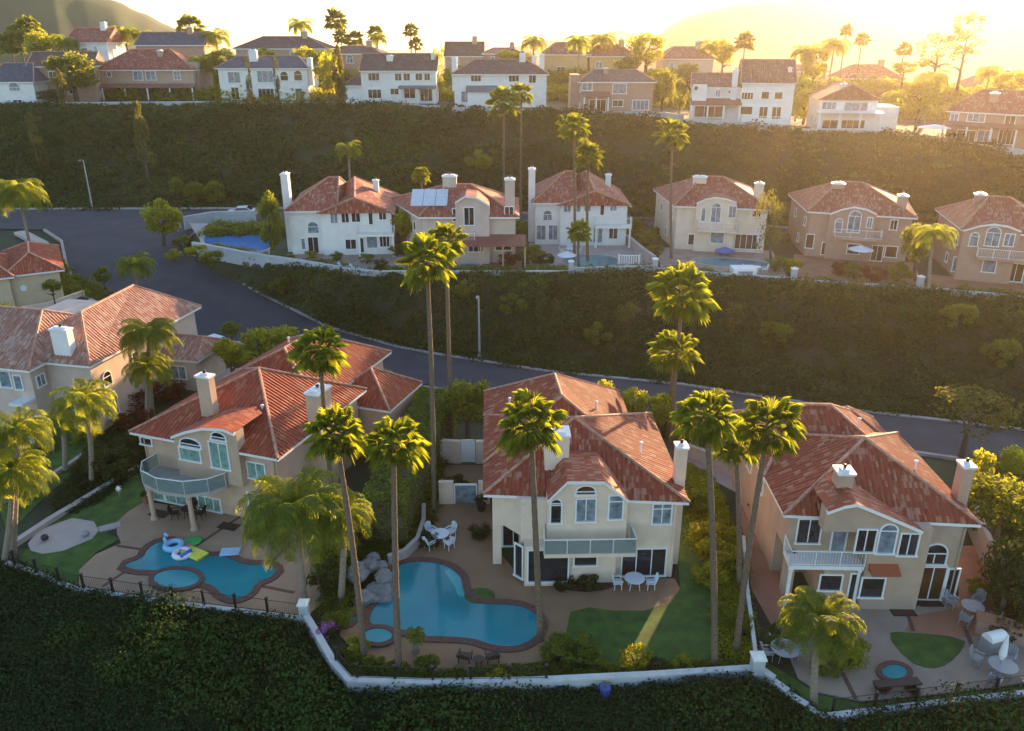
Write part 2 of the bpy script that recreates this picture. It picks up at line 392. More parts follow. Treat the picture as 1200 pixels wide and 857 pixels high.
hill('hills', [azh(x, y, 1500) for x, y in [(520, 62), (600, 55), (650, 45), (700, 37), (735, 36), (790, 42), (860, 40), (1000, 44)]], 1500, 500, (.05, .055, .04, 'b', (.06, .05, .04)), 5)
hill('hills', [azh(x, y, 950) for x, y in [(700, 60), (760, 45), (800, 20), (840, 4), (900, -3), (1000, 2), (1060, 8), (1130, 2), (1250, 8), (1500, 0), (1800, 20)]], 950, 600, (.05, .055, .035, 'c', (.07, .055, .035)), 8)

# ------------------------------------------------------------------ houses
class House:
    def __init__(s, name, label, A, B, z, wall, roof, group='houses of the hillside estate', corr=True, ridge=None, rz=None, cat='house'):
        s.A = at(A[0], A[1], z) if len(A) == 2 else Vector(A); s.z = z
        if rz is None:
            s.B = at(B[0], B[1], z); d = s.B - s.A; rz = math.atan2(d.y, d.x); s.W = d.xy.length
        s.rz = rz; s.root = thing(name, label, cat, s.A, rz, group); s.w = MB(); s.wall = wall; s.roof = roof
        s.rf = MB(); s.cap = MB(); s.tr = MB(); s.corr = corr; s.ridge = ridge or M_RIDGE
        s.inv = (Matrix.Translation(s.A) @ Matrix.Rotation(rz, 4, 'Z')).inverted(); s.vw = (1, 0, 0); s.parts = []
    def view(s, sc, ox, oy): s.vw = (sc, ox, oy)
    def loc(s, x, y, z=0): return s.inv.inverted() @ Vector((x, y, z))
    def hit(s, px, py, p0, ud):
        """local point where the line of sight meets the vertical plane through p0 along ud"""
        sc, ox, oy = s.vw; px = px / sc + ox; py = py / sc + oy
        o = s.inv @ Vector((0, 0, H)); d = s.inv.to_3x3() @ ray(px, py); n = Vector((-ud[1], ud[0]))
        t = (Vector(p0) - o.xy).dot(n) / d.xy.dot(n); q = o + d * t
        return (q.xy - Vector(p0)).dot(Vector(ud)), q.z
    def box(s, x0, x1, y0, y1, z1=5.6, z0=-.5): s.w.box(x0, x1, y0, y1, z0, z1)
    def poly(s, p, z1=5.6, z0=-.5): s.w.prism(p, z0, z1)
    def plane(s, c):
        """one roof slope: convex planar polygon whose first two corners are the eave"""
        c = [Vector(p) for p in c]
        n = (c[1] - c[0]).cross(c[2] - c[0]).normalized()
        if n.z < 0: n = -n
        u = Vector((-n.y, n.x, 0))
        if u.length < 1e-4: u = Vector((1, 0, 0))
        u.normalize()
        if u.dot(c[1] - c[0]) < 0: u = -u
        v = n.cross(u).normalized()
        if v.z < 0: v = -v
        uvp = [((p - c[0]).dot(u), (p - c[0]).dot(v)) for p in c]
        if not s.corr:
            b = s.rf.add([tuple(p) for p in c], [tuple(range(len(c)))]); s.rf.uv[len(s.rf.f) - 1] = uvp; return
        u0, u1 = min(p[0] for p in uvp), max(p[0] for p in uvp); N = max(2, int((u1 - u0) / .055)); cols = []
        for i in range(N + 1):
            uu = u0 + (u1 - u0) * i / N; uu = min(max(uu, u0 + 1e-4), u1 - 1e-4); hits = []
            for k in range(len(uvp)):
                (a, b), (a2, b2) = uvp[k], uvp[(k + 1) % len(uvp)]
                if (a - uu) * (a2 - uu) <= 0 and abs(a2 - a) > 1e-9: hits.append(b + (b2 - b) * (uu - a) / (a2 - a))
            cols.append((uu, min(hits), max(hits)))
        base = len(s.rf.v); off0 = .3 * random.randrange(40)
        for uu, lo, hi in cols:
            o = .07 * abs(math.cos(uu * math.pi / .30)) ** .8 - .02
            for vv in (lo, hi): s.rf.v.append(tuple(c[0] + u * uu + v * vv + n * o))
        for i in range(N):
            s.rf.f.append((base + 2 * i, base + 2 * i + 2, base + 2 * i + 3, base + 2 * i + 1))
            a, b = cols[i], cols[i + 1]; s.rf.uv[len(s.rf.f) - 1] = [(a[0] + off0, a[1]), (b[0] + off0, b[1]), (b[0] + off0, b[2]), (a[0] + off0, a[2])]
    def hip(s, c, z, a, b, za, zb=None, trim=True, th=.2, caps=True, axis='x'):
        """c: four eave corners (front-left, front-right, back-right, back-left); ridge from a to b"""
        zb = za if zb is None else zb
        C_ = [Vector((p[0], p[1], z)) for p in c]; a = Vector((a[0], a[1], za)); b = Vector((b[0], b[1], zb))
        if axis == 'x': fs = [[C_[0], C_[1], b, a], [C_[1], C_[2], b], [C_[2], C_[3], a, b], [C_[3], C_[0], a]]; ed = [(C_[0], a), (C_[3], a), (C_[1], b), (C_[2], b), (a, b)]
        else: fs = [[C_[0], C_[1], a], [C_[1], C_[2], b, a], [C_[2], C_[3], b], [C_[3], C_[0], a, b]]; ed = [(C_[0], a), (C_[1], a), (C_[2], b), (C_[3], b), (a, b)]
        for f in fs:
            g_ = [f[0]]
            for p in f[1:]:
                if (p - g_[-1]).length > .02: g_.append(p)
            if (g_[0] - g_[-1]).length < .02: g_.pop()
            if len(g_) < 3: continue
            if len(g_) == 4 and abs((g_[1] - g_[0]).cross(g_[2] - g_[0]).normalized().dot((g_[3] - g_[0]).normalized())) > .004:
                s.plane([g_[0], g_[1], g_[2]]); s.plane([g_[0], g_[2], g_[3]]); continue
            s.plane(g_)
        if caps:
            for p, q in ed:
                if (q - p).length > .1: s.cap.tube([p + Vector((0, 0, .03)), q + Vector((0, 0, .03))], .11, 6)
        if trim:
            k = [(p.x, p.y) for p in C_]; ctr = sum((Vector(p) for p in k), Vector((0, 0))) / 4
            inn = [tuple(Vector(p) + (ctr - Vector(p)).normalized() * .03) for p in k]
            s.tr.prism(inn, z - th, z - .02)
    def gable_wall(s, x0, x1, y, t, z, zp, xp=None):
        xp = (x0 + x1) / 2 if xp is None else xp
        s.w.vprism([(x0, z), (x1, z), (xp, zp)], (0, y), (1, 0), (0, 1), t)
    def win(s, x0, y0, x1, y1, face=None, kind='', glass=None, mull=1, fr=.09, name='window'):
        """a window given by its corners on the photograph, set on a real wall plane; face = ((x, y), angle)"""
        p0, ang = face or ((0, 0), 0); ud = (math.cos(ang), math.sin(ang)); nd = (math.sin(ang), -math.cos(ang))
        ua, za = s.hit(x0, (y0 + y1) / 2, p0, ud)[0], s.hit((x0 + x1) / 2, y0, p0, ud)[1]
        ub, zb = s.hit(x1, (y0 + y1) / 2, p0, ud)[0], s.hit((x0 + x1) / 2, y1, p0, ud)[1]
        if ub < ua: ua, ub = ub, ua
        zb = max(zb, .04)
        s.win_l(ua, ub, zb, za, p0, ud, nd, kind, glass, mull, fr, name)
    def win_l(s, ua, ub, zb, za, p0, ud, nd, kind='', glass=None, mull=1, fr=.09, name='window'):
        glass = glass or M_GLASS; o = (p0[0] + nd[0] * .003, p0[1] + nd[1] * .003); f = MB(); r_ = (ub - ua) / 2; um = (ua + ub) / 2
        def bx(a, b, c, d, t=.09): f.vprism([(a, c), (b, c), (b, d), (a, d)], o, ud, nd, t)
        arch = 'a' in kind; zs = max(zb + .2, za - r_ * .95) if arch else za; ra = za - zs
        bx(ua, ua + fr, zb, zs); bx(ub - fr, ub, zb, zs)
        bx(ua - .06, ub + .06, zb - fr * .6, zb + fr * .4, .14)
        if arch:
            n = 10; A_ = [(um - r_ * math.cos(math.pi * i / n), zs + ra * math.sin(math.pi * i / n)) for i in range(n + 1)]
            B_ = [(um - (r_ - fr) * math.cos(math.pi * i / n), zs + max(.02, ra - fr) * math.sin(math.pi * i / n)) for i in range(n + 1)]
            for i in range(n): f.vprism([A_[i], A_[i + 1], B_[i + 1], B_[i]], o, ud, nd, .09)
            pane = [(ua + .02, zb)] + [(ub - .02, zb)] + [(um + (r_ - .02) * math.cos(math.pi * i / n), zs + (ra - .02) * math.sin(math.pi * i / n)) for i in range(n + 1)]
            bx(ua + fr, ub - fr, zs - .03, zs + .03, .07)
        else:
            bx(ua + fr, ub - fr, za - fr, za); pane = [(ua + .02, zb), (ub - .02, zb), (ub - .02, za - .02), (ua + .02, za - .02)]
        for k in range(1, mull + 1):
            u = ua + (ub - ua) * k / (mull + 1); bx(u - .03, u + .03, zb + fr, zs - (0 if arch else fr), .07)
        if 'h' in kind: zz = (za + zb) / 2; bx(ua + fr, ub - fr, zz - .025, zz + .025, .065)
        if 't' in kind: zz = za - (za - zb) * .28; bx(ua + fr, ub - fr, zz - .03, zz + .03, .072)
        w_ = f.build('door' if 'd' in kind else name, M_TRIM, s.root)
        g_ = MB(); g_.vprism(pane, o, ud, nd, .03); g_.build('pane', glass, w_)
        s.last = w_
    def chimney(s, x, y, w_, d_, z0, z1, m=None, face=None):
        c = MB(); c.box(x, x + w_, y, y + d_, z0, z1); o = c.build('chimney', m or s.wall, s.root)
        k = MB(); k.box(x - .08, x + w_ + .08, y - .08, y + d_ + .08, z1 - .12, z1 + .02); k.box(x + .2, x + w_ - .2, y + .2, y + d_ - .2, z1 + .02, z1 + .16)
        k.build('chimney_cap', M_CAP, o)
        f = MB(); f.lathe([(.1, 0), (.1, .14), (.16, .15), (.05, .22)], (x + w_ / 2, y + d_ / 2, z1 + .15), 8); f.build('flue', M_IRON, o)
    def chim_px(s, px0, px1, pyt, depth, w_=None, dl=1.0, z0=3.0, m=None, wpx=True):
        """chimney whose face stands on the local plane y=depth between two photograph columns"""
        a = s.hit(px0, pyt, (0, depth), (1, 0)); b = s.hit(px1, pyt, (0, depth), (1, 0))
        s.chimney(a[0], depth, b[0] - a[0], dl, z0, a[1], m)
    def balcony(s, poly, z, th=.25, rail='bars', m=None, skip=(), rh=1.0, glass=None):
        b = MB(); b.prism(poly, z - th, z); o = b.build('balcony', m or s.wall, s.root)
        r_ = MB(); g_ = MB(); k = len(poly)
        for i in range(k):
            if i in skip: continue
            a, c = Vector((*poly[i], z)), Vector((*poly[(i + 1) % k], z)); L_ = (c - a).length
            r_.tube([a + Vector((0, 0, rh)), c + Vector((0, 0, rh))], .04, 4)
            n = max(1, int(L_ / 1.3))
            for j in range(n + 1): p = a.lerp(c, j / n); r_.tube([p, p + Vector((0, 0, rh))], .035, 4)
            if rail == 'bars':
                r_.tube([a + Vector((0, 0, .12)), c + Vector((0, 0, .12))], .03, 4); n = max(2, int(L_ / .16))
                for j in range(n): p = a.lerp(c, (j + .5) / n); r_.tube([p, p + Vector((0, 0, rh))], .014, 3, False)
            else:
                d = (c - a).normalized(); q = [(a + d * .06).xy, (c - d * .06).xy]; nn = Vector((-d.y, d.x)) * .012
                g_.prism([tuple(q[0] - nn), tuple(q[1] - nn), tuple(q[1] + nn), tuple(q[0] + nn)], z + .05, z + rh - .06)
        rr = r_.build('railing', M_TRIM, o)
        if g_.v: g_.build('glass_panel', M_CLEAR, rr)
        return o
    def column(s, x, y, z1, r_=.16, m=None):
        c = MB(); c.lathe([(r_ * 1.5, 0), (r_ * 1.5, .15), (r_, .22), (r_ * .95, z1 - .25), (r_ * 1.4, z1 - .12), (r_ * 1.4, z1)], (x, y, 0), 12)
        c.build('column', m or s.wall, s.root)
    def pipe(s, x, y, z1=5.4):
        p = MB(); p.tube([(x, y - .09, 0), (x, y - .09, z1 - .35), (x, y - .4, z1)], .05, 6); p.build('downpipe', s.wall, s.root)
    def vent(s, x, y, z):
        p = MB(); p.lathe([(.07, -.4), (.07, .32), (.12, .33), (.12, .40), (.02, .44)], (x, y, z), 8); p.build('roof_vent', M_CAP, s.root)
    def done(s):
        s.w.build('wall', s.wall, s.root)
        if s.rf.v:
            r_ = s.rf.build('roof', s.roof, s.root)
            if s.cap.v: s.cap.build('ridge_cap', s.ridge, r_)
        if s.tr.v: s.tr.build('eave_trim', M_TRIM, s.root)
        return s.root
def R4(x0, x1, y0, y1): return [(x0, y0), (x1, y0), (x1, y1), (x0, y1)]
FR = lambda y: ((0, y), 0)
def eyebrow(h, P, y=-.62, d=2.6, px=True, base=5.3, over=.3, z0=2.95):
    """raised parapet of the front wall with its own little roof running back into the main slope"""
    q = []; bk = lambda z: max(.3, (z - 5.6) / .5 + .1)
    for p in P:
        if px: u, z = h.hit(p[0], p[1], (0, y), (1, 0)); q.append((u, z))
        else: q.append(p)
    h.w.vprism([(q[0][0], base)] + q + [(q[-1][0], base)], (0, y - .004), (1, 0), (0, 1), .8)
    if y == -.62: h.w.box(q[0][0], q[-1][0], y, 0, z0, base + .02)
    for (a, za), (b, zb) in zip(q[:-1], q[1:]):
        if abs(b - a) < .05: continue
        c_ = h.corr; h.corr = False
        h.plane([(a, y - over, za + .10), (b, y - over, zb + .10), (b, y + bk(zb), zb + .10), (a, y + bk(za), za + .10)]); h.corr = c_
        h.tr.vprism([(a, za - .12), (b, zb - .12), (b, zb + .09), (a, za + .09)], (0, y - over + .02), (1, 0), (0, 1), over)
    return q

# ================= house D: cream villa in the middle of the lower row
h = House('villa', 'cream two-storey villa with red hip roof beside the large blue pool', (610, 678), (787, 675), 0, M_CREAM, M_TILEP)
W = h.W
h.box(0, W, 0, 11.2); h.box(-1.7, 0, 3.4, 15.4); h.box(-.2, 7.3, 11.0, 15.4)
h.w.prism([(-1.7, 1.5), (-.95, 1.35), (0, .25), (0, 3.5), (-1.7, 3.5)], 2.95, 5.6)
h.box(-1.7, -1.15, 1.5, 2.0, 3.0)
h.w.box(1.5, 8.2, 13.5, 18.5, -.3, 4.2)
h.hip([(-2.25, .7), (W + .55, -.55), (W + .55, 11.7), (-2.25, 11.7)], 5.6, (3.6, 5.2), (3.6, 5.2), 8.45, axis='y')
h.hip([(-2.26, 4.5), (7.9, 4.5), (7.9, 16), (-2.26, 16)], 5.61, (3.1, 8.5), (2.9, 12.4), 8.5, axis='y')
h.hip([(1.0, 13), (8.8, 13), (8.8, 19), (1.0, 19)], 4.2, (4.9, 15.5), (4.9, 16.4), 6.3, axis='y')
h.view(3.173, 540, 430)
q = eyebrow(h, [(322, 492), (395, 422), (532, 422), (622, 492)])
h.w.box(2.15, 5.75, -.62, 0, -.3, 3.0)
BY = FR(-.62); h.win(330, 487, 378, 580, BY, 'at', M_GLASS, 0); h.win(425, 486, 505, 574, BY, 'd', M_BLUEG); h.win(425, 437, 505, 474, BY, 'a', M_WARMG, 0); h.win(547, 474, 606, 565, BY, 't', M_BLUEG, 0)
h.win(710, 505, 786, 582, FR(0), 't', M_BLUEG)
h.win(418, 672, 510, 737, FR(-.62), '', M_GLASS, 0); h.win(595, 672, 764, 775, FR(0), 'd', mull=2)
h.win_l(.35, 2.9, .35, 2.7, (0, -.8), (1, 0), (0, -1), '', M_GLASS, 0); h.w.box(.2, 1.95, -.8, 0, -.3, 2.9)
h.win_l(0, .75, .35, 2.7, (-.35, 0), (.7, -.7), (-.7, -.7), '', M_GLASS, 0)
h.win_l(-1.1, .4, .1, 2.6, (0, 3.4), (1, 0), (0, -1), 'd', M_GLASS, 1)
h.balcony([(1.4, -.1), (1.3, -1.75), (6.7, -1.75), (6.6, -.1)], 2.95, rail='glass', skip=(3,))
h.chim_px(314, 405, 258, 1.9, dl=1.3, z0=6)
h.chimney(W + .02, 1.2, .62, .8, 0, 8.3)
h.win_l(2, 3.1, 3.3, 4.5, (W, 0), (0, 1), (1, 0), '', M_GLASS); h.win_l(5, 6.4, .9, 2.2, (W, 0), (0, 1), (1, 0), '', M_GLASS)
for x, y in ((9.25, 0), (.1, .25)): h.pipe(x, y)
for x, y, z in ((7.6, 3.2, 7.3), (1.2, 8.5, 7.7), (5.6, 9.6, 7.2), (-.4, 11, 6.9)): h.vent(x, y, z)
h.done()

# ================= house E: tan villa on the right
h = House('villa', 'tan villa with streaked red roof and white balcony, right end of the lower row', (915, 700), None, 0, M_TAN, M_TILEP, rz=R(-1.5))
h.W = 10.5
h.box(.1, 4.4, 2.6, 12.5, 5.6); h.w.box(.1, 4.4, .7, 2.7, 2.9, 5.6); h.box(.1, .7, .3, .8, 2.9); h.box(4.2, 7.5, -1.0, 12); h.box(7.4, 9.95, 0, 10.4); h.box(0.12, 8.1, 10, 13.4)
h.hip([(-.45, .2), (10.4, -.55), (10.4, 10.9), (-.45, 10.9)], 5.6, (5.2, 4.3), (5.2, 4.3), 8.5, axis='y')
h.hip([(-.46, 4.6), (8.8, 4.6), (8.8, 14), (-.46, 14)], 5.61, (2.6, 9.2), (4.8, 9.2), 8.45, axis='x')
h.hip([(4.5, 10), (10.6, 10), (10.6, 15.5), (4.5, 15.5)], 4.6, (7.5, 12.7), (7.5, 12.9), 6.6, axis='y')
h.w.box(5, 10, 10, 15, -.2, 4.6)
h.view(3.43, 860, 470)
eyebrow(h, [(372, 440), (440, 416), (490, 408), (560, 436), (660, 478), (752, 518)], -1.0, 4.2)
h.win(250, 470, 352, 570, FR(.7), '', M_GLASS); h.win(385, 505, 450, 640, FR(.7), 'd', M_BLUEG, 0)
h.win(487, 512, 572, 606, FR(-1)); h.win(577, 490, 655, 612, FR(-1), 'a', M_BLUEG, 0); h.win(660, 528, 742, 620, FR(-1))
h.win(505, 706, 605, 788, FR(-1), '', M_GLASS, 0)
h.win(755, 570, 860, 655, FR(0), 'ah', M_GLASS); h.win(735, 662, 846, 798, FR(0), 'd', M_WARMG); h.win(848, 670, 900, 780, FR(0), '', M_GLASS, 0)
h.box(2.05, 4.25, -.6, 2.7, 2.62); h.win(340, 694, 436, 760, FR(-.6), '', M_GLASS, 0); h.win_l(3.55, 4.12, .05, 2.3, (0, -.6), (1, 0), (0, -1), 'd', M_GLASS, 0); h.win_l(.9, 1.8, 1.2, 2.1, (0, 2.59), (1, 0), (0, -1), '', M_GLASS, 0)
a = MB(); a.box(4.35, 5.9, -1.6, -1.0, 2.75, 2.85); a.add([(4.3, -1.65, 2.8), (5.95, -1.65, 2.8), (5.95, -1.0, 3.15), (4.3, -1.0, 3.15), (4.3, -1.65, 2.86), (5.95, -1.65, 2.86), (5.95, -1.0, 3.21), (4.3, -1.0, 3.21)], [(0, 3, 2, 1), (4, 5, 6, 7), (0, 1, 5, 4), (1, 2, 6, 5), (2, 3, 7, 6), (3, 0, 4, 7)])
a.build('awning', M_TILE, h.root)
h.balcony([(0, .72), (-.1, -.9), (4.15, -.9), (4.15, .72)], 2.9, rail='bars', skip=(3, 2), m=M_TRIM)
for x in (.05, 4.0): h.column(x, -.75, 2.65, .11, M_TRIM)
h.chim_px(425, 487, 292, .5, dl=.9, z0=5.8)
h.chimney(9.97, 1.6, .62, .8, 0, 8.1)
for x, y in ((7.62, 0), (9.8, 0)): h.pipe(x, y)
for x, y, z in ((8, 3.2, 7.2), (1.4, 7.5, 7.6), (6.6, 8.6, 7.4)): h.vent(x, y, z)
h.win_l(2, 3, 3.4, 4.5, (.1, 12), (0, -1), (-1, 0), '', M_GLASS); h.win_l(5, 6, 3.4, 4.5, (.1, 12), (0, -1), (-1, 0), '', M_GLASS)
h.done()

# ================= house C: peach villa on the left with the round balcony
h = House('villa', 'peach two-storey villa with round glass-railed balcony on columns, beside the pool with toys', (-25.9, 50.9, 0), None, 0, M_PEACH, M_TILE, rz=R(-19))
h.box(0, 10.9, 0, 10.8); h.box(0, 9, 10.5, 18.8)
h.hip([(-.6, -.6), (11.5, -.6), (11.5, 11.4), (-.6, 11.4)], 5.6, (5.5, 6.4), (5.5, 6.4), 8.5, axis='y', )
h.hip([(-.61, 7.5), (9.6, 7.5), (9.6, 19.4), (-.61, 19.4)], 5.61, (4.6, 11), (4.8, 14.8), 8.3, axis='y')
h.hip([(7.5, 11), (13.6, 11), (13.6, 17), (7.5, 17)], 4.2, (10.5, 14), (10.5, 14.2), 6.2, axis='y'); h.box(8, 13, 11.4, 16.5, 4.2)
h.view(3.727, 150, 370)
eyebrow(h, [(198, 525), (262, 502), (335, 487), (425, 492), (470, 512)])
h.win(55, 530, 107, 562, FR(0), '', M_GLASS, 0); h.win(226, 578, 320, 632, FR(-.62), '', M_TEAL, 0); h.win(226, 532, 320, 572, FR(-.62), 'a', M_GLASS, 0); h.win(360, 552, 443, 666, FR(-.62), 'd', M_TEAL, 1); h.win(362, 505, 430, 542, FR(-.62), 'a', M_GLASS, 0)
h.win(78, 690, 156, 818, FR(0), 'd', M_TEAL, 0); h.win(168, 770, 262, 850, FR(0), 'd', M_TEAL); h.win(308, 790, 408, 848, FR(0), '', M_TEAL, 2)
h.win_l(8.2, 10.2, .05, 2.3, (0, 0), (1, 0), (0, -1), 'd', M_TEAL, 2); h.win_l(8.5, 10, 3.4, 4.7, (0, 0), (1, 0), (0, -1), '', M_TEAL, 1)
bp = [(1.0, .02), (.9, -1.4), (1.7, -2.4), (3.4, -2.9), (5.4, -2.7), (6.7, -1.9), (7.3, -.9), (7.3, .02)]
h.balcony(bp, 2.95, rail='glass', skip=(7,), m=M_CONC)
for x, y in ((1.9, -2.2), (5.4, -2.4)): h.column(x, y, 2.7, .17)
h.chim_px(294, 348, 262, 1.6, dl=.6, z0=6)
for x, y in ((.12, 0), (10.7, 0)): h.pipe(x, y)
for x, y, z in ((8, 3, 7), (6.5, 9.3, 7.2), (2.6, 14.5, 7.4)): h.vent(x, y, z)
h.chimney(10.9, 4.0, 1.0, 1.7, 0, 8.3)
h.done()

# ================= house B: large pinkish-roofed house further left
h = House('villa', 'large house with dusty pink roof and two chimneys, at the left edge above the lawn', (-34.2, 60.8, 1), None, 1, M_PINK, M_TILEB, rz=R(-12))
h.box(-14, 0, 0, 15); h.box(-14, -4.1, -1.8, 0); h.w.box(.0, 3.6, 8.8, 13.4, -.5, 2.9)
h.hip([(-8.5, -.5), (.5, -.5), (.5, 15.6), (-8.5, 15.6)], 5.6, (-2.9, 3.6), (-3.6, 11.6), 8.6, axis='y')
h.hip([(-15, -2.35), (-3.6, -2.35), (-3.6, 9.5), (-15, 9.5)], 5.61, (-11, 3.4), (-6.5, 3.4), 8.6, axis='x')
h.hip([(-.3, 8.3), (4.1, 8.3), (4.1, 13.9), (-.3, 13.9)], 2.9, (.3, 11.1), (3.2, 11.1), 4.2, axis='x')
h.view(3.725, 0, 330)
h.win(155, 402, 198, 458, ((-4.1, -1.8), R(90)), '', M_BLUEG, 1)
h.win(-5, 365, 48, 460, FR(-1.8), 'a', M_BLUEG, 0); h.win(62, 408, 100, 470, FR(-1.8), '', M_BLUEG, 0); h.win(105, 552, 148, 662, FR(-1.8), 'd', M_GLASS, 0)
h.win_l(-3.2, -1.2, .05, 2.2, (0, 0), (1, 0), (0, -1), 'd', M_BLUEG, 1); h.win_l(1, 2.3, .2, 2.3, (0, 0), (0, 1), (1, 0), 'd', M_BLUEG, 1); h.win_l(1.1, 2.2, 3, 4.3, (0, 0), (0, 1), (1, 0), 'a', M_GLASS, 0)
h.win_l(5, 6, 3.5, 4.6, (0, 0), (0, 1), (1, 0), '', M_GLASS, 0)
h.win_l(.9, 2.5, .8, 2.1, (0, 8.8), (1, 0), (0, -1), '', M_BLUEG, 1)
h.chim_px(214, 286, 208, .1, dl=.7, z0=5.6, m=M_WHITE)
h.chim_px(18, 84, 168, 3.6, dl=.8, z0=6, m=M_WHITE)
g_ = MB(); g_.box(-5.4, -4.1, -3.2, -1.8, 2.75, 3.0); g_.box(-4.35, -4.1, -3.2, -2.9, -.5, 2.75); g_.build('porch', M_WHITE, h.root)
h.done()

# ================= house A: single beige house at the left edge beside the road
h = House('bungalow', 'low beige house with dark red roof and round vent, left edge below the road corner', (-56.2, 87.6, 2.5), None, 2.5, mat('beige_stucco', (.55, .43, .28), .85, .06, 1.2, .25, 30), M_TILE, rz=R(30))
h.box(0, 5.0, 0, 12, 4.0, -1.5); h.box(-9, 0, -.6, 12, 4.0, -1.5)
h.hip([(-.6, -.6), (5.6, -.6), (5.6, 12.6), (-.6, 12.6)], 4.0, (2.4, 3), (2.4, 9), 5.6, axis='y')
h.hip([(-9.6, -1.2), (.6, -1.2), (.6, 10), (-9.6, 10)], 4.01, (-6, 4.4), (-2.5, 4.4), 6.0, axis='x')
v = MB(); v.vprism([(1.2 + .35 * math.cos(t * math.pi / 8), 2.3 + .35 * math.sin(t * math.pi / 8)) for t in range(16)], (0, -.002), (1, 0), (0, -1), .06); v.build('vent', M_CAP, h.root)
h.win_l(-3.2, -1.4, -.4, 2.4, (0, -.6), (1, 0), (0, -1), 'ad', M_GLASS, 1)
h.win_l(-7, -5, .8, 2.3, (0, -.6), (1, 0), (0, -1), '', M_GLASS, 1)
h.done()
# ------------------------------------------------------------------ middle row
def mid_pediment(label, A, B, wall, roof, view, wins, bal, ped, chims, left=3.0, eave=5.6, z=6.0, dark=None, ridge=None, hr=8.5, extra=None):
    h = House('villa', label, A, B, z, wall, roof, corr=False, ridge=ridge); W = h.W
    h.poly([(0, 0), (W, 0), (W, 10.5), (-left, 10.5)], eave, -1)
    h.hip([(-.4, -.55), (W + .5, -.55), (W + .5, 11), (-left - .5, 11)], eave, (W * .26, 5.0), (W * .5, 5.0), hr)
    h.view(*view)
    if ped: pu = [p[0] for p in ped]; eyebrow(h, ped, z0=-.5)
    for w_ in wins: h.win(*w_[:4], FR(-.62 if ped and w_[0] >= pu[0] - 2 and w_[2] <= pu[-1] + 2 else 0), w_[4] if len(w_) > 4 else '', w_[5] if len(w_) > 5 else M_GLASS, w_[6] if len(w_) > 6 else 1)
    if bal: h.balcony([(bal[0], -.02), (bal[0], -1.7), (bal[1], -1.7), (bal[1], -.02)], 2.95, rail='bars', skip=(3,))
    for c in chims: h.chim_px(*c)
    d = math.atan2(-10.5, left) 
    L_ = math.hypot(left, 10.5); ud = (left / L_, -10.5 / L_)
    for u, zb in ((3, 3.4), (6, .8), (8.4, 3.4)): h.win_l(u, u + .9, zb, zb + 1.1, (-left, 10.5), ud, (-ud[1] * -1 * -1, -left / L_) if False else (-10.5 / L_, -left / L_), '', M_GLASS, 0)
    if extra: extra(h)
    h.done(); return h
def mid_gable(label, A, B, wall, roof, view, xg, wl, wr, chim, bal, z=6.0, hr=8.6, extra=None):
    h = House('villa', label, A, B, z, wall, roof, corr=False); W = h.W
    h.box(0, xg, .7, 11, 5.5, -1); h.box(xg - .01, W, 0, 10.99, 5.3, -1)
    h.gable_wall(xg, W, .001, 1.0, 5.3, 6.9)
    h.hip([(-.5, .1), (xg + 2, .1), (W * .6, 11.5), (-.5, 11.5)], 5.5, (W * .35, 6.0), (W * .45, 6.2), hr)
    h.hip([(xg - .5, -.5), (W + .5, -.5), (W + .5, 11.5), (xg - .5, 11.5)], 5.25, ((xg + W) / 2, -.45), ((xg + W) / 2 - .6, 6.0), 7.1, hr, axis='y', trim=False)
    m = (xg + W) / 2
    h.tr.vprism([(xg - .5, 5.05), (m, 6.9), (m, 7.08), (xg - .5, 5.23)], (0, -.42), (1, 0), (0, 1), .12)
    h.tr.vprism([(m, 6.9), (W + .5, 5.05), (W + .5, 5.23), (m, 7.08)], (0, -.42), (1, 0), (0, 1), .12)
    h.view(*view)
    for w_ in wl: h.win(*w_[:4], FR(.7), w_[4] if len(w_) > 4 else '', w_[5] if len(w_) > 5 else M_GLASS, w_[6] if len(w_) > 6 else 1)
    for w_ in wr: h.win(*w_[:4], FR(0), w_[4] if len(w_) > 4 else '', w_[5] if len(w_) > 5 else M_GLASS, w_[6] if len(w_) > 6 else 1)
    h.chimney(-.85, 2.2, .85, 1.5, -.5, chim)
    h.chimney(W * .8, 5, .7, .7, 6, 8.3)
    h.balcony([(bal[0], .02), (bal[0], -1.4), (bal[1], -1.4), (bal[1], .02)], 2.8, rail='bars', skip=(3,), m=M_TRIM)
    for x in (bal[0] + .15, bal[1] - .15): h.column(x, -1.2, 2.55, .12, M_TRIM)
    for y, zb in ((3, 3.4), (6, .9), (8, 3.4)): h.win_l(y, y + .9, zb, zb + 1.1, (W, 0), (0, 1), (1, 0), '', M_GLASS, 0)
    if extra: extra(h)
    h.done(); return h
T_, B_ = M_TEAL, M_BLUEG
mid_gable('white gabled villa with orange roof and tall chimney, left end of the middle row', (342, 300), (461, 298), M_WHITE, M_TILEM, (3, 220, 180), 4.0,
          [(420, 238, 462, 280, 'a', B_, 0), (398, 297, 415, 337, '', B_, 0), (422, 292, 462, 350, 'd')],
          [(500, 208, 529, 245, '', B_), (538, 188, 568, 243, 'a'), (574, 202, 608, 241), (634, 200, 652, 250, 'd', M_GLASS, 0), (670, 188, 699, 233), (553, 300, 594, 336), (603, 295, 621, 348, 'd', M_GLASS, 0), (628, 290, 668, 332, '', B_, 0), (673, 279, 711, 328, 'd', M_GLASS, 2)], 9.6, (8.4, 12.8))
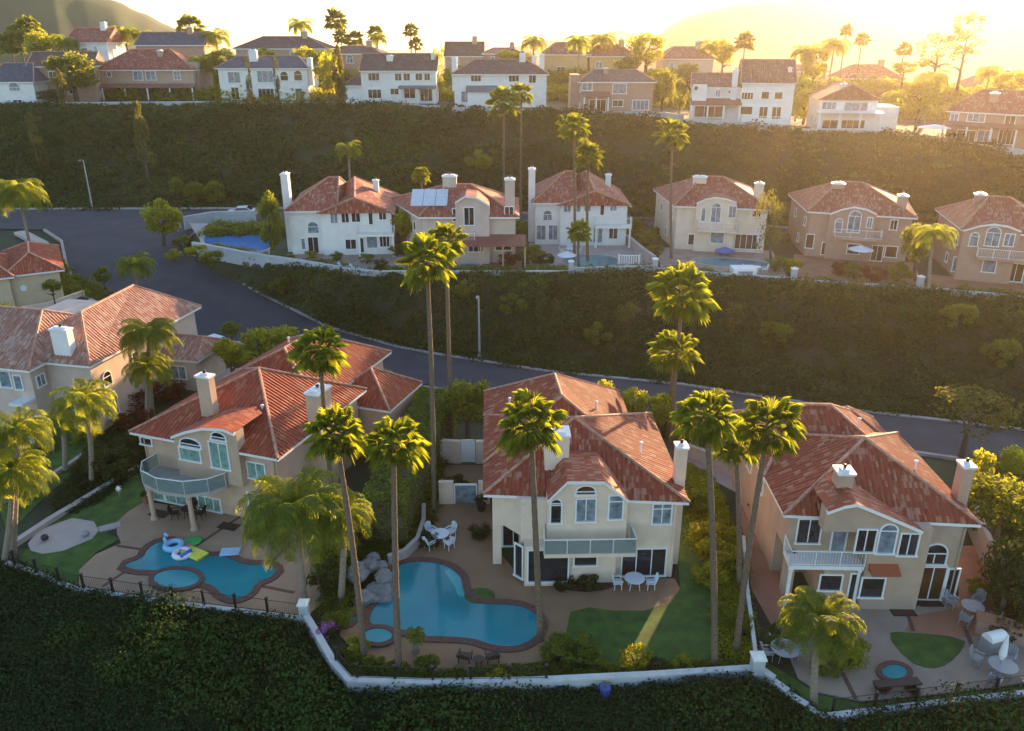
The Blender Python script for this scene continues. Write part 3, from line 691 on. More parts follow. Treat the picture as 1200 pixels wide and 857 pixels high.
mid_gable('white gabled villa with pale red roof, near the centre of the middle row', (627, 288), (733, 288), M_WHITE, M_TILEM, (3.53, 580, 170), 3.2,
          [(198, 268, 238, 312, 'a', B_), (170, 330, 212, 392, 'd', B_), (220, 330, 260, 392, 'd', B_)],
          [(283, 235, 316, 277, '', B_), (335, 222, 357, 277, 'a', B_, 0), (368, 233, 398, 275, '', B_), (434, 235, 454, 290, 'd', M_GLASS, 0), (475, 230, 506, 272, '', B_), (405, 340, 446, 404, 'd', B_), (470, 335, 509, 388)], 9.4, (7.6, 12.2))
def pergola(h):
    p = MB(); p.add([(1.5, -3.2, 2.7), (h.W + 1.2, -3.2, 2.7), (h.W + 1.2, 0, 3.3), (1.5, 0, 3.3), (1.5, -3.2, 2.85), (h.W + 1.2, -3.2, 2.85), (h.W + 1.2, 0, 3.45), (1.5, 0, 3.45)], [(0, 3, 2, 1), (4, 5, 6, 7), (0, 1, 5, 4), (1, 2, 6, 5), (2, 3, 7, 6), (3, 0, 4, 7)])
    o = p.build('patio_roof', mat('brown_tile_awning', (.20, .07, .05), .8, .3, 4), h.root)
    for i in range(5):
        c = MB(); x = 1.7 + i * (h.W - .7) / 4; c.box(x, x + .2, -3.1, -2.9, 0, 2.68); c.build('post', M_BRICK, h.root)
    # pale solar panels lie on the left slope
    sp = MB()
    def on(x, y): return (x, y, 5.72 + (y + .55) * (8.5 - 5.6) / 5.55)
    a, b = (-1.5, 1.1), (2.9, 3.9)
    for i in range(3):
        for j in range(2):
            x0, x1 = a[0] + (b[0] - a[0]) * i / 3 + .03, a[0] + (b[0] - a[0]) * (i + 1) / 3 - .03; y0, y1 = a[1] + (b[1] - a[1]) * j / 2 + .03, a[1] + (b[1] - a[1]) * (j + 1) / 2 - .03
            c = [on(x0, y0), on(x1, y0), on(x1, y1), on(x0, y1)]; sp.add([tuple(q) for q in c] + [(q[0], q[1], q[2] + .07) for q in c], [(0, 3, 2, 1), (4, 5, 6, 7), (0, 1, 5, 4), (1, 2, 6, 5), (2, 3, 7, 6), (3, 0, 4, 7)])
    sp.build('solar_panel', mat('solar_glass', (.55, .58, .62), .25, .08, 2, spec=.8), h.root)
mid_pediment('beige villa with solar panels on the roof and a long brown patio awning', (497, 308), (604, 308), M_PINK, M_TILEM, (3, 220, 180),
    [(970, 188, 1008, 252, 'd'), (1025, 190, 1063, 225), (1113, 185, 1147, 223), (930, 192, 949, 238, '', M_GLASS, 0), (985, 300, 1040, 345, 'd', M_GLASS, 2), (1080, 300, 1140, 340)], (1.2, 6.2),
    [(940, 172), (975, 150), (1015, 155), (1060, 182)], [(895, 944, 80, 4.4), (1115, 1150, 92, 1.0, None, 1.2, 3.0)], left=5.0, extra=pergola)
mid_pediment('cream villa with curved pediment over a central balcony, in the middle row', (790, 292), (894, 297), M_CREAM, M_TILEM, (3.53, 580, 170),
    [(852, 255, 873, 315, 'a', B_, 0), (893, 238, 936, 320, 'ad', B_), (965, 250, 1000, 300, '', B_), (1063, 255, 1102, 298), (798, 368, 864, 414, '', M_GLASS, 0), (890, 360, 949, 406, '', B_, 0), (990, 368, 1089, 430, 'd', M_WARMG, 3)], (2.6, 7.4),
    [(835, 240), (870, 224), (910, 217), (955, 222), (1000, 238)], [(820, 877, 132, 3.6), (1077, 1115, 160, 2.0)], left=3.0)
mid_pediment('tan villa with arched balcony door, second from the right in the middle row', (943, 300), (1060, 309), M_BRICK, M_TILEM, (3.725, 880, 170),
    [(365, 320, 401, 380, 'a', B_, 0), (423, 285, 481, 382, 'ad', B_), (505, 315, 531, 362, '', B_), (606, 325, 641, 371), (238, 388, 276, 450, 'd', M_WARMG, 0), (306, 425, 387, 481, '', M_WARMG, 0), (418, 430, 476, 476, '', M_WARMG, 0), (523, 437, 577, 506, 'd', M_WARMG), (584, 440, 640, 490, 'd', M_WARMG, 0)], (3.0, 8.2),
    [(345, 300), (400, 280), (450, 270), (505, 280), (550, 302)], [(355, 413, 168, 3.6), (645, 688, 222, 1.6)], left=2.4)
mid_pediment('orange-lit tan villa cut by the right edge of the photo, middle row', (1119, 326), (1222, 336), M_BRICK, M_TILEM, (3.725, 880, 170),
    [(953, 380, 996, 442, 'a', B_, 0), (1023, 355, 1091, 442, 'ad', B_), (1103, 386, 1152, 442, '', B_), (878, 490, 976, 556, '', B_, 0), (1008, 500, 1072, 556, '', B_, 0), (1118, 515, 1192, 596, 'd', M_WARMG)], (1.5, 7.4),
    [(930, 372), (1000, 352), (1060, 345), (1120, 354), (1180, 376)], [(980, 1030, 215, 5.0)], left=2.0)

# ------------------------------------------------------------------ ridge rows
def simple(label, A, B, z, ye, yr, wall, roof, view=(1, 0, 0), wins=(), chims=(), depth=10, gable=0, low=None, name='house', rdg=.25, corner=None, ridge=None, group='houses along the ridge', dep=0):
    """two-storey house: eave and ridge heights are read from photograph rows ye, yr"""
    a = at(A[0], A[1], z); 
    h = House(name, label, A, B, z, wall, roof, corr=False, group=group, ridge=ridge); W = h.W
    ez = zat(A[0], ye, a.y) - z; rz_ = zat((A[0] + B[0]) / 2, yr, a.y + depth / 2) - z
    ez = max(3.0, ez); rz_ = max(ez + 1.0, rz_)
    h.box(0, W, 0, depth, ez, -2)
    if gable == 1:      # ridge parallel to the front, gable ends
        h.hip([(-.3, -.5), (W + .3, -.5), (W + .3, depth + .5), (-.3, depth + .5)], ez, (-.28, depth / 2), (W + .28, depth / 2), rz_)
        for x in (0.02, W - .32): h.w.vprism([(0, ez), (depth, ez), (depth / 2, rz_ - .15)], (x, 0), (0, 1), (1, 0), .3)
    elif gable == 2:    # gable towards the camera
        h.hip([(-.5, -.4), (W + .5, -.4), (W + .5, depth + .4), (-.5, depth + .4)], ez, (W / 2, -.38), (W / 2, depth + .38), rz_, axis='y', trim=False)
        h.gable_wall(0, W, .001, .5, ez, rz_ - .2)
        for s_ in (0, 1):
            x0, x1 = (-.5, W / 2) if not s_ else (W + .5, W / 2)
            h.tr.vprism([(x0, ez - .2), (x1, rz_ - .2), (x1, rz_ - .02), (x0, ez - .02)], (0, -.36), (1, 0), (0, 1), .1)
    else: h.hip([(-.5, -.5), (W + .5, -.5), (W + .5, depth + .5), (-.5, depth + .5)], ez, (W * rdg, depth / 2), (W * (1 - rdg), depth / 2), rz_)
    h.view(*view)
    for w_ in wins: h.win(*w_[:4], FR(w_[7] if len(w_) > 7 else 0), w_[4] if len(w_) > 4 else '', w_[5] if len(w_) > 5 else M_GLASS, w_[6] if len(w_) > 6 else 1, .12)
    for c in chims: h.chim_px(*c)
    for y in (2, 5.5):
        for (x, sgn) in ((0, -1), (W, 1)):
            for zb in (.9, 3.6):
                if zb < ez - 1.2: h.win_l(y * sgn, y * sgn + .9, zb, zb + 1.1, (x, 0), (0, sgn), (sgn, 0), '', M_GLASS, 0)
    return h
def lean(h, x0, x1, d, z0, z1, m, closed=False, y=0, posts=3):
    """lean-to roof in front of the facade"""
    p = MB(); q = [(x0, y - d, z0), (x1, y - d, z0), (x1, y, z1), (x0, y, z1)]
    p.add(q + [(a, b, c + .14) for a, b, c in q], [(0, 3, 2, 1), (4, 5, 6, 7), (0, 1, 5, 4), (1, 2, 6, 5), (2, 3, 7, 6), (3, 0, 4, 7)])
    p.uv = {}; p.build('porch_roof', m, h.root)
    if closed: h.w.box(x0 + .3, x1 - .3, y - d + .35, y, -1, z0 + .1)
    else:
        for i in range(posts):
            c = MB(); x = x0 + .2 + (x1 - x0 - .6) * i / (posts - 1); c.box(x, x + .22, y - d + .1, y - d + .3, -.3, z0); c.build('post', M_TRIM, h.root)
M_AWN = mat('pink_brown_awning', (.27, .12, .09), .8, .25, 3); M_AWG = mat('grey_awning', (.15, .16, .17), .8, .25, 3)
h = simple('grey-roofed house with white arched window, left end of the ridge row', (-14, 123), (44, 123), 19, 96, 74, M_WHITE, M_SLATE, (6, 0, 0), [(60, 575, 140, 640, 'a', B_, 2), (90, 700, 160, 735, 'd')], rdg=.2); h.done()
h = simple('long low brown-roofed house half hidden behind a round green tree, left part of the ridge', (42, 121), (116, 120), 19, 78, 61, M_BRICK, M_DKBR, (6, 0, 0), [(340, 500, 400, 545), (480, 600, 540, 660, 'd')], gable=1); h.done()
h = simple('tan villa with dusty red roof and full-width patio awning, left part of the ridge', (118, 118), (231, 118), 19, 82, 58, M_TAN, M_TILEM, (3, 0, 0),
           [(376, 252, 392, 270), (468, 250, 503, 282, '', B_), (512, 250, 549, 282, '', B_), (610, 250, 636, 281, '', B_), (413, 306, 463, 345, 'd', M_GLASS, 2), (471, 308, 505, 345), (510, 305, 549, 346, 'd'), (568, 308, 640, 346, 'd', M_GLASS, 2)], [(550, 568, 178, 3)], rdg=.3)
lean(h, -3, h.W + .5, 2.6, 2.6, 3.2, M_AWN, posts=6); h.w.box(h.W - 2.0, h.W + .4, 1.5, 10, -1, 7.4); h.done()
h = simple('white house with slate roof, two arched windows and dark cypresses, left centre of the ridge', (260, 119), (363, 119), 19, 80, 66, M_WHITE, M_SLATE, (3, 0, 0),
           [(800, 252, 846, 292, '', B_), (903, 248, 962, 290, '', B_, 2), (984, 250, 1014, 284, 'a', M_WARMG, 0), (1032, 247, 1063, 284, 'a', M_WARMG, 0), (813, 306, 842, 350, 'd'), (908, 310, 966, 358, 'd', M_GLASS, 3), (1038, 310, 1066, 356, 'd', B_)], [(872, 900, 178, 2.5), (1077, 1094, 205, .5)], rdg=.15); h.done()
h = simple('wide white house with brown gable roof and dormer chimney, centre left of the ridge', (425, 122), (512, 122), 19, 83, 63, M_WHITE, M_DKBR, (3, 380, 0),
           [(153, 256, 195, 284, '', M_WARMG, 2), (247, 257, 273, 284, '', M_WARMG), (277, 257, 303, 284, '', M_WARMG), (319, 257, 346, 283), (350, 257, 373, 283, '', M_WARMG), (153, 313, 202, 346, 'd', M_GLASS, 2), (231, 310, 263, 333), (279, 310, 321, 346, 'd'), (336, 312, 381, 356, 'd', M_GLASS, 2)], [(218, 240, 196, 2.5), (375, 390, 190, 3)], gable=1)
h.w.box(-3.8, 0, 1, 8, -1, 3.4); h.hip([(-4.2, .5), (.3, .5), (.3, 8.5), (-4.2, 8.5)], 3.4, (-2, 4.3), (0, 4.3), 4.8); lean(h, h.W * .5, h.W, 1.6, 2.9, 3.3, M_AWG, posts=3); h.done()
h = simple('white house with brown hip roof and several white chimneys, centre of the ridge', (533, 127), (640, 127), 18.8, 87, 70, M_WHITE, M_DKBR, (3, 380, 0),
           [(514, 262, 553, 287, '', M_GLASS, 2), (647, 264, 686, 288, '', M_GLASS, 2), (717, 262, 746, 292), (480, 320, 516, 360, 'd', B_), (547, 330, 592, 366, 'd', B_)], [(447, 466, 203, 1), (686, 708, 190, 4), (731, 746, 197, 5), (757, 774, 192, 3)], rdg=.22)
lean(h, 2.2, 8, 2.4, 3, 3.9, M_AWG, closed=True); h.done()
h = simple('rosy brown house with dark tiled roof and stepped wings, right of centre on the ridge', (680, 134), (764, 134), 18.4, 96, 82, M_BRICK, M_DKBR, (5, 560, 20),
           [(608, 385, 672, 432, '', B_), (788, 390, 872, 450, '', B_, 0), (650, 482, 752, 570, 'd', M_WARMG, 2), (788, 485, 852, 525, '', M_WARMG), (903, 485, 1002, 545, 'd', B_, 3)], [(740, 765, 300, 3)], rdg=.2)
lean(h, .2, 5, 1.8, 3, 3.7, M_AWN, posts=3); h.w.box(-1.6, 0, 3, 9, -1, 6.5); h.done()
h = simple('white villa with stepped red-brown roofs and wide white porch, right part of the ridge', (866, 145), (926, 146), 17.9, 97, 70, M_WHITE, M_TILEK, (5.35, 780, 20),
           [(176, 430, 208, 462, '', M_WARMG, 0), (310, 452, 347, 502, '', B_), (388, 455, 411, 482, '', M_GLASS, 0), (473, 470, 552, 517, '', M_WARMG, 3), (598, 465, 652, 515, '', M_WARMG, 0), (680, 468, 736, 516, '', M_WARMG, 0), (178, 556, 372, 628, 'd', M_WARMG, 2), (466, 558, 547, 612, '', M_WARMG, 0), (583, 560, 642, 636, 'd', M_WARMG), (663, 560, 726, 641, 'd', M_WARMG)], [(425, 460, 332, .8), (772, 795, 318, 2)], gable=1)
h.w.box(-7.9, 0, 1.2, 9.5, -2, 5.6); h.w.box(-7.9, -5.6, .4, 1.3, -2, 6.0)
h.hip([(-8.2, .7), (.2, .7), (.2, 10), (-8.2, 10)], 5.6, (-8.18, 5.3), (.18, 5.3), 7.6)
lean(h, -8.1, .1, 1.8, 2.9, 3.7, M_AWN, y=1.2, posts=4); h.balcony([(.3, -.02), (.3, -1.2), (7.5, -1.2), (7.5, -.02)], .3, rail='bars', skip=(3,)); h.done()
h = simple('white gabled house with bright roof edges and a white pergola, right part of the ridge', (957, 152), (1024, 153), 16.8, 117, 97, M_WHITE, M_TILEK, (2.727, 760, 0),
           [(553, 325, 602, 350, '', B_, 2), (623, 325, 702, 360, '', B_, 2), (553, 382, 606, 412, 'd', M_WARMG), (614, 382, 692, 411, 'd', M_WARMG, 3)], [(618, 634, 268, 1)], gable=2)
h.w.box(h.W, h.W + 4, 2, 9, -1, 3.6); lean(h, -.5, h.W + .6, 2.2, 2.8, 3.0, M_TRIM, posts=4); h.done()
h = simple('wide rosy villa with brown roof and long glazed porch, right end of the ridge', (1106, 169), (1222, 178), 15.3, 130, 104, M_BRICK, M_TILEM, (2.727, 760, 0),
           [(963, 362, 992, 390, '', B_), (1018, 360, 1077, 390, '', B_, 2), (1138, 368, 1174, 402, '', M_WARMG), (983, 415, 1046, 452, 'd', M_WARMG, 2), (1050, 415, 1097, 452, '', B_), (1117, 412, 1174, 462, 'd', M_WARMG, 3)], [(1093, 1118, 298, 2)], rdg=.2)
lean(h, -.4, h.W, 1.8, 3, 3.5, M_AWN, posts=5); h.done()
# second row behind the ridge
Z2 = 23
BK = [('white house with faded red hip roof, behind the ridge at far left', (82, 68), (128, 68), 50, 33, M_WHITE, M_TILEM, 1, [(97, 56, 103, 64), (110, 54, 114, 60)]),
      ('rosy house with long slate roof, behind the tan villa at far left', (162, 72), (240, 72), 53, 38, M_BRICK, M_SLATE, 1, [(180, 58, 186, 66)]),
      ('low brown-roofed house behind the white slate-roofed house', (279, 82), (384, 82), 57, 43, M_TAN, M_DKBR, 0, [(300, 60, 306, 68), (340, 60, 350, 68)]),
      ('dark brown house behind the wide white house, left of centre', (384, 84), (446, 84), 63, 54, M_BRICK, M_DKBR, 0, [(406, 64, 414, 74, 'a')]),
      ('tall brown gabled house behind the white hip-roofed house', (522, 86), (566, 86), 66, 49, M_TAN, M_DKBR, 1, [(532, 68, 538, 76, 'a')]),
      ('small brown-roofed house between two taller houses at centre', (567, 80), (610, 80), 63, 56, M_BRICK, M_TILEM, 0, [(575, 66, 580, 72)]),
      ('ochre house with red roof and tall arched window, behind centre right', (638, 100), (690, 100), 64, 50, M_YELL, M_TILEM, 0, [(652, 78, 662, 97, '', M_WARMG)]),
      ('ochre house with broad roof beside the tall ochre one, behind centre right', (688, 98), (742, 98), 66, 53, M_YELL, M_TILEM, 0, [(698, 72, 706, 80), (722, 70, 727, 80)]),
      ('small pink house with red hip roof, behind the white villa', (776, 96), (834, 96), 69, 55, M_PINK, M_TILEM, 0, [(785, 73, 789, 80)]),
      ('brown gabled house behind the pergola house, right part of the ridge', (986, 118), (1052, 118), 92, 76, M_BRICK, M_TILEM, 0, [(994, 86, 1006, 96, 'a', M_WARMG), (1030, 95, 1040, 104)]),
      ('dark-roofed house glowing behind the right-hand palms', (1134, 126), (1200, 130), 104, 88, M_BRICK, M_TILEK, 0, [(1150, 106, 1158, 114)]),
      ('small rosy house behind the white villa, right part of the ridge', (925, 108), (965, 108), 84, 76, M_BRICK, M_TILEK, 0, [(935, 88, 940, 94)])]
for lb, A_, B2, ye, yr, wl, rf, gb, wn in BK:
    zz = 23.0 if A_[0] < 650 else (21.5 if A_[0] < 900 else 19.0)
    # stand the house where the line of sight to its base meets the upper terrace
    Yb = 200.0; zb = zat(A_[0], A_[1], Yb); h = None
    X0 = ray(A_[0], A_[1]); X1 = ray(B2[0], B2[1]); a = Vector((X0.x * Yb / X0.y, Yb, 0)); b = Vector((X1.x * Yb / X1.y, Yb, 0)); W = (b - a).length
    gz = tz(a.x, a.y); h = House('house', lb, (a.x, a.y, gz), None, gz, wl, rf, corr=False, rz=0, group='houses behind the ridge')
    ez = zat(600, ye, Yb) - gz; rz_ = zat(600, yr, Yb + 5) - gz
    h.box(0, W, 0, 10, ez, -3)
    if gb == 1:
        h.hip([(-.3, -.5), (W + .3, -.5), (W + .3, 10.5), (-.3, 10.5)], ez, (-.28, 5), (W + .28, 5), rz_)
        for x in (0.02, W - .32): h.w.vprism([(0, ez), (10, ez), (5, rz_ - .15)], (x, 0), (0, 1), (1, 0), .3)
    else: h.hip([(-.5, -.5), (W + .5, -.5), (W + .5, 10.5), (-.5, 10.5)], ez, (W * .25, 5), (W * .75, 5), rz_)
    for w_ in wn: h.win(*w_[:4], FR(0), w_[4] if len(w_) > 4 else '', w_[5] if len(w_) > 5 else B_, 1, .12)
    h.chimney(W * .7, 4, 1.2, 1, ez, rz_ + 1.2); h.W = W; h.done()
# ------------------------------------------------------------------ foliage meshes
L_PALM = leafmat('palm_leaf', (.032, .056, .012), (.085, .120, .026), (.74, .80, .05), .44)
L_FEATH = leafmat('feather_palm_leaf', (.036, .062, .012), (.09, .12, .024), (.74, .80, .05), .46)
L_TREE = leafmat('tree_leaf', (.034, .062, .014), (.085, .125, .024), (.60, .62, .05), .42)
L_YELL = leafmat('lime_leaf', (.08, .11, .015), (.17, .20, .025), (.9, .85, .05), .5)
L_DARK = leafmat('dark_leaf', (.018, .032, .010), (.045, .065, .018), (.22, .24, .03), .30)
L_HEDGE = leafmat('hedge_leaf', (.05, .085, .012), (.10, .15, .02), (.45, .60, .03), .35)
L_RED = leafmat('reddish_leaf', (.06, .022, .012), (.13, .04, .02), (.4, .12, .03), .35)
L_PINE = leafmat('pine_leaf', (.040, .055, .018), (.085, .10, .030), (.45, .42, .06), .35)
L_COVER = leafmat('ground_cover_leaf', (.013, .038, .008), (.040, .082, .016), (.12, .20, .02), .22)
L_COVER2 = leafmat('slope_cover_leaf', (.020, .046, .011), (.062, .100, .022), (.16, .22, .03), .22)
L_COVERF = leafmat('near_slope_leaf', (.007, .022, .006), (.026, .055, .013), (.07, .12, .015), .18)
L_DRY = leafmat('dry_cover_leaf', (.05, .038, .018), (.12, .075, .035), (.25, .15, .05), .2)
L_MOSS = leafmat('bright_cover_leaf', (.04, .085, .012), (.09, .16, .024), (.30, .38, .03), .28)
L_LAWN = mat('lawn_grass', (.05, .105, .012), .9, .35, 1.2, .5, 60, dirt=(.028, .062, .010))
M_BARK = mat('palm_bark', (.15, .105, .07), .9, .35, 8, .8, 14)
M_BARK2 = mat('tree_bark', (.09, .065, .045), .9, .3, 6, .8, 14)
M_THATCH = mat('dead_fronds', (.20, .13, .06), .9, .35, 8)

def fan_crown(seed, nf=40):
    rd = random.Random(seed); s = MB(); nf += rd.randrange(-6, 7)
    for i in range(nf):
        az = i * 2.39996 + rd.uniform(-.2, .2); el = R(82 - 128 * (i / nf) ** .85) + rd.uniform(-.12, .12)
        d = Vector((math.cos(az) * math.cos(el), math.sin(az) * math.cos(el), math.sin(el)))
        side = Vector((-math.sin(az), math.cos(az), 0)); up = side.cross(d) * -1
        pl = rd.uniform(.65, 1.1); p0 = d * .12; p1 = d * pl * .62 + Vector((0, 0, -.03))
        s.add([p0 + side * .025, p0 - side * .025, p1 - side * .018, p1 + side * .018], [(0, 1, 2, 3)])
        nl = 21; L_ = rd.uniform(.46, .66); tw = rd.uniform(-.5, .5)
        for k in range(nl):
            a = R(-105 + 210 * k / (nl - 1)); dd = (d * math.cos(a) + (side * math.cos(tw) + up * math.sin(tw)) * math.sin(a)).normalized()
            ll = L_ * (1 - .25 * abs(math.sin(a))) * rd.uniform(.85, 1.1); wv = dd.cross(up).normalized() * .023
            if wv.length < .01: wv = side * .04
            m_ = p1 + dd * ll * .6 + up * .02; e = p1 + dd * ll + Vector((0, 0, -.30 * ll))
            s.add([p1, m_ + wv, e, m_ - wv], [(0, 1, 2), (0, 2, 3)])
    return s.mesh('fan_crown', L_PALM)
def skirt(seed):
    rd = random.Random(seed); s = MB()
    for i in range(70):
        az = rd.uniform(0, 6.28); r0 = rd.uniform(.10, .22); r1 = r0 + rd.uniform(.05, .22); z0 = rd.uniform(-.15, .15); L_ = rd.uniform(.35, .75)
        c, sn = math.cos(az), math.sin(az); sd_ = Vector((-sn, c, 0)) * .05; a = Vector((c * r0, sn * r0, z0)); b = Vector((c * r1, sn * r1, z0 - L_))
        s.add([a - sd_ * .5, a + sd_ * .5, b + sd_, b - sd_], [(0, 1, 2, 3)])
    return s.mesh('dead_frond_skirt', M_THATCH)
def feather_crown(seed, nf=26, droop=1.0):
    rd = random.Random(seed); s = MB()
    for i in range(nf):
        az = i * 2.39996 + rd.uniform(-.25, .25); el = R(80 - 85 * (i / nf) ** .9) + rd.uniform(-.1, .1); L_ = rd.uniform(.95, 1.15)
        c, sn = math.cos(az), math.sin(az); side = Vector((-sn, c, 0)); p = Vector((c * .05, sn * .05, 0)); e = el; n = 9; path = [p.copy()]
        for k in range(n):
            p = p + Vector((c * math.cos(e), sn * math.cos(e), math.sin(e))) * (L_ / n); path.append(p.copy()); e -= R(11 + 10 * k / n) * droop * (1.1 if el > .3 else .75)
        for k in range(n):
            w0, w1 = .014 * (1 - k / n) + .004, .014 * (1 - (k + 1) / n) + .004
            s.add([path[k] - side * w0, path[k] + side * w0, path[k + 1] + side * w1, path[k + 1] - side * w1], [(0, 1, 2, 3)])
        for k in range(30):
            t = (k + 2) / 32 * n; j = min(n - 1, int(t)); q = path[j].lerp(path[j + 1], t - j); d = (path[j + 1] - path[j]).normalized()
            ll = .26 * math.sin(math.pi * min(.97, .12 + .86 * k / 30)) ** .6 * rd.uniform(.85, 1.15)
            for sg in (-1, 1):
                dd = (side * sg * .8 + d * .55 + Vector((0, 0, -.10))).normalized(); m_ = q + dd * ll * .55; en = q + dd * ll + Vector((0, 0, -.55 * ll)); wv = d * .013
                s.add([q - wv, q + wv, m_ + wv, m_ - wv, en], [(0, 1, 2, 3), (3, 2, 4)])
    return s.mesh('feather_crown', L_FEATH)
def leafy(seed, m, ncl=26, nl=80, leaf=.085, shell=.75, flat=1.0, gap=.0, shape='round'):
    """crown of clumps filling a unit volume; leaves are single small faces"""
    rs = np.random.RandomState(seed); V = []
    for c in range(ncl):
        d = rs.normal(size=3); d /= np.linalg.norm(d); d[2] = d[2] * .9 + .08; rr = shell * rs.uniform(.55, 1.0) ** .6
        cr = rs.uniform(.24, .40)
        if shape == 'cone': z = rs.uniform(-1, 1); a = rs.uniform(0, 6.28); w_ = .95 * (1 - (z + 1) / 2) ** .8 + .06; ctr = np.array([math.cos(a) * w_ * .7, math.sin(a) * w_ * .7, z]); cr *= .35 + .8 * w_
        elif shape == 'column': z = rs.uniform(-1, .9); a = rs.uniform(0, 6.28); ctr = np.array([math.cos(a) * .55, math.sin(a) * .55, z])
        else: ctr = d * rr * np.array([1, 1, flat])
        n = nl; q = rs.normal(size=(n, 3)); q /= np.linalg.norm(q, axis=1)[:, None]
        pos = ctr + q * cr * rs.uniform(.5, 1.05, (n, 1)) * np.array([1, 1, .75])
        nr = q + rs.normal(scale=.55, size=(n, 3)); nr /= np.linalg.norm(nr, axis=1)[:, None]
        t = np.cross(nr, rs.normal(size=(n, 3))); t /= np.linalg.norm(t, axis=1)[:, None]; b = np.cross(nr, t)
        sz = leaf * rs.uniform(.6, 1.25, (n, 1))
        V.append(np.stack([pos - t * sz, pos - b * sz * .5, pos + t * sz, pos + b * sz * .5], 1).reshape(-1, 3))
    V = np.concatenate(V); return quads('leafy_crown', V, m)
def quads(name, V, m):
    n = len(V) // 4; me = bpy.data.meshes.new(name); me.vertices.add(len(V)); me.vertices.foreach_set('co', V.astype(np.float32).ravel())
    me.loops.add(len(V)); me.loops.foreach_set('vertex_index', np.arange(len(V), dtype=np.int32)); me.polygons.add(n)
    me.polygons.foreach_set('loop_start', np.arange(0, len(V), 4, dtype=np.int32)); me.polygons.foreach_set('loop_total', np.full(n, 4, dtype=np.int32))
    me.materials.append(m); me.update(); me.validate(); return me
FAN = [fan_crown(i) for i in (1, 2, 3, 4)]; FEA = [feather_crown(i) for i in (1, 2, 3)]; FEAD = [feather_crown(i, 40, .9) for i in (7, 8)]
SKT = [skirt(1), skirt(2)]
TREE = [leafy(10 + i, L_TREE, 34, 90, .075) for i in range(3)]
YTREE = [leafy(20 + i, L_YELL, 30, 80, .085) for i in range(3)]
DTREE = [leafy(30 + i, L_DARK, 34, 90, .075) for i in range(2)]
BUSH = [leafy(40 + i, L_TREE, 18, 110, .075, flat=.8) for i in range(2)]; YBUSH = [leafy(50 + i, L_YELL, 18, 110, .075, flat=.8) for i in range(2)]
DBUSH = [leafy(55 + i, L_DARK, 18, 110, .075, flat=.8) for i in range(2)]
RBUSH = [leafy(60, L_RED, 18, 110, .07, flat=.8)]
SPARSE = [leafy(65, L_PINE, 26, 42, .07, .95), leafy(66, L_PINE, 22, 42, .07, .95)]
CONE = [leafy(70 + i, L_PINE, 26, 70, .07, shape='cone') for i in range(2)]; COLM = [leafy(75, L_DARK, 26, 70, .07, shape='column'), leafy(76, L_YELL, 26, 70, .07, shape='column')]
TR_RINGS = 14
def trunk(root, top, r0, r1, m=M_BARK, bend=0, flare=1.35, n=8):
    t = MB(); P_ = []; rr = []; N = 36
    for i in range(N + 1):
        k = i / N; P_.append((top[0] * k + bend * math.sin(math.pi * k), top[1] * k, -.4 + (top[2] + .4) * k)); rr.append((r0 + (r1 - r0) * k) * (flare if i == 0 else 1) * (1 + .09 * (i % 2)))
    t.tube(P_, rr, n); return t.build('trunk', m, root, True)
PG = {'fan': 'fan palms among the houses', 'feather': 'feather palms in the gardens', 'tree': 'leafy trees around the houses', 'pine': 'pines on the slopes', 'bush': 'garden bushes'}
def place(cx, cy, base=None, Y=None, z=None):
    """trunk foot and crown centre in the world from the crown's and the foot's pixels"""
    if base:
        zz = z if z is not None else 0.0; b = at(base[0], base[1], zz)
        for _ in range(4 if z is None else 0): zz = tz(b.x, b.y); b = at(base[0], base[1], zz)
    else:
        d = ray(cx, cy); x = d.x * Y / d.y; b = Vector((x, Y, tz(x, Y) if z is None else z))
    d = ray(cx, cy); k = b.y / d.y; return b, Vector((d.x * k, b.y, H + d.z * k))
def dep(p): return p.y * cT - (p.z - H) * sT
def fan(label, cx, cy, r, base=None, Y=None, z=None, dead=.7):
    b, c = place(cx, cy, base, Y, z); root = thing('fan_palm', label, 'palm', b, 0, PG['fan']); top = c - b
    rad = r * dep(c) / F; th = .145 if r > 22 else .14
    trunk(root, top, th * 1.25, th * .85, bend=random.uniform(-.15, .15))
    o = obj('crown', random.choice(FAN), root, tuple(top), random.uniform(0, 6.28), (rad, rad, rad * random.uniform(.95, 1.1)))
    k = obj('dead_fronds', random.choice(SKT), root, (top.x, top.y, top.z - .1 * rad), random.uniform(0, 6), (rad * dead, rad * dead, rad * dead * 1.1)); return root
def feather(label, cx, cy, r, base=None, Y=None, z=None, dense=False, kind=FEA):
    b, c = place(cx, cy, base, Y, z); c.z -= .1 * r * dep(c) / F
    root = thing('feather_palm', label, 'palm', b, 0, PG['feather']); top = c - b; rad = r * dep(c) / F
    trunk(root, top, .20, .15, mat('smooth_palm_bark', (.24, .19, .14), .85, .25, 6, .5, 12), bend=random.uniform(-.2, .2))
    o = obj('crown', random.choice(FEAD if dense else kind), root, tuple(top), random.uniform(0, 6.28), (rad, rad, rad)); return root
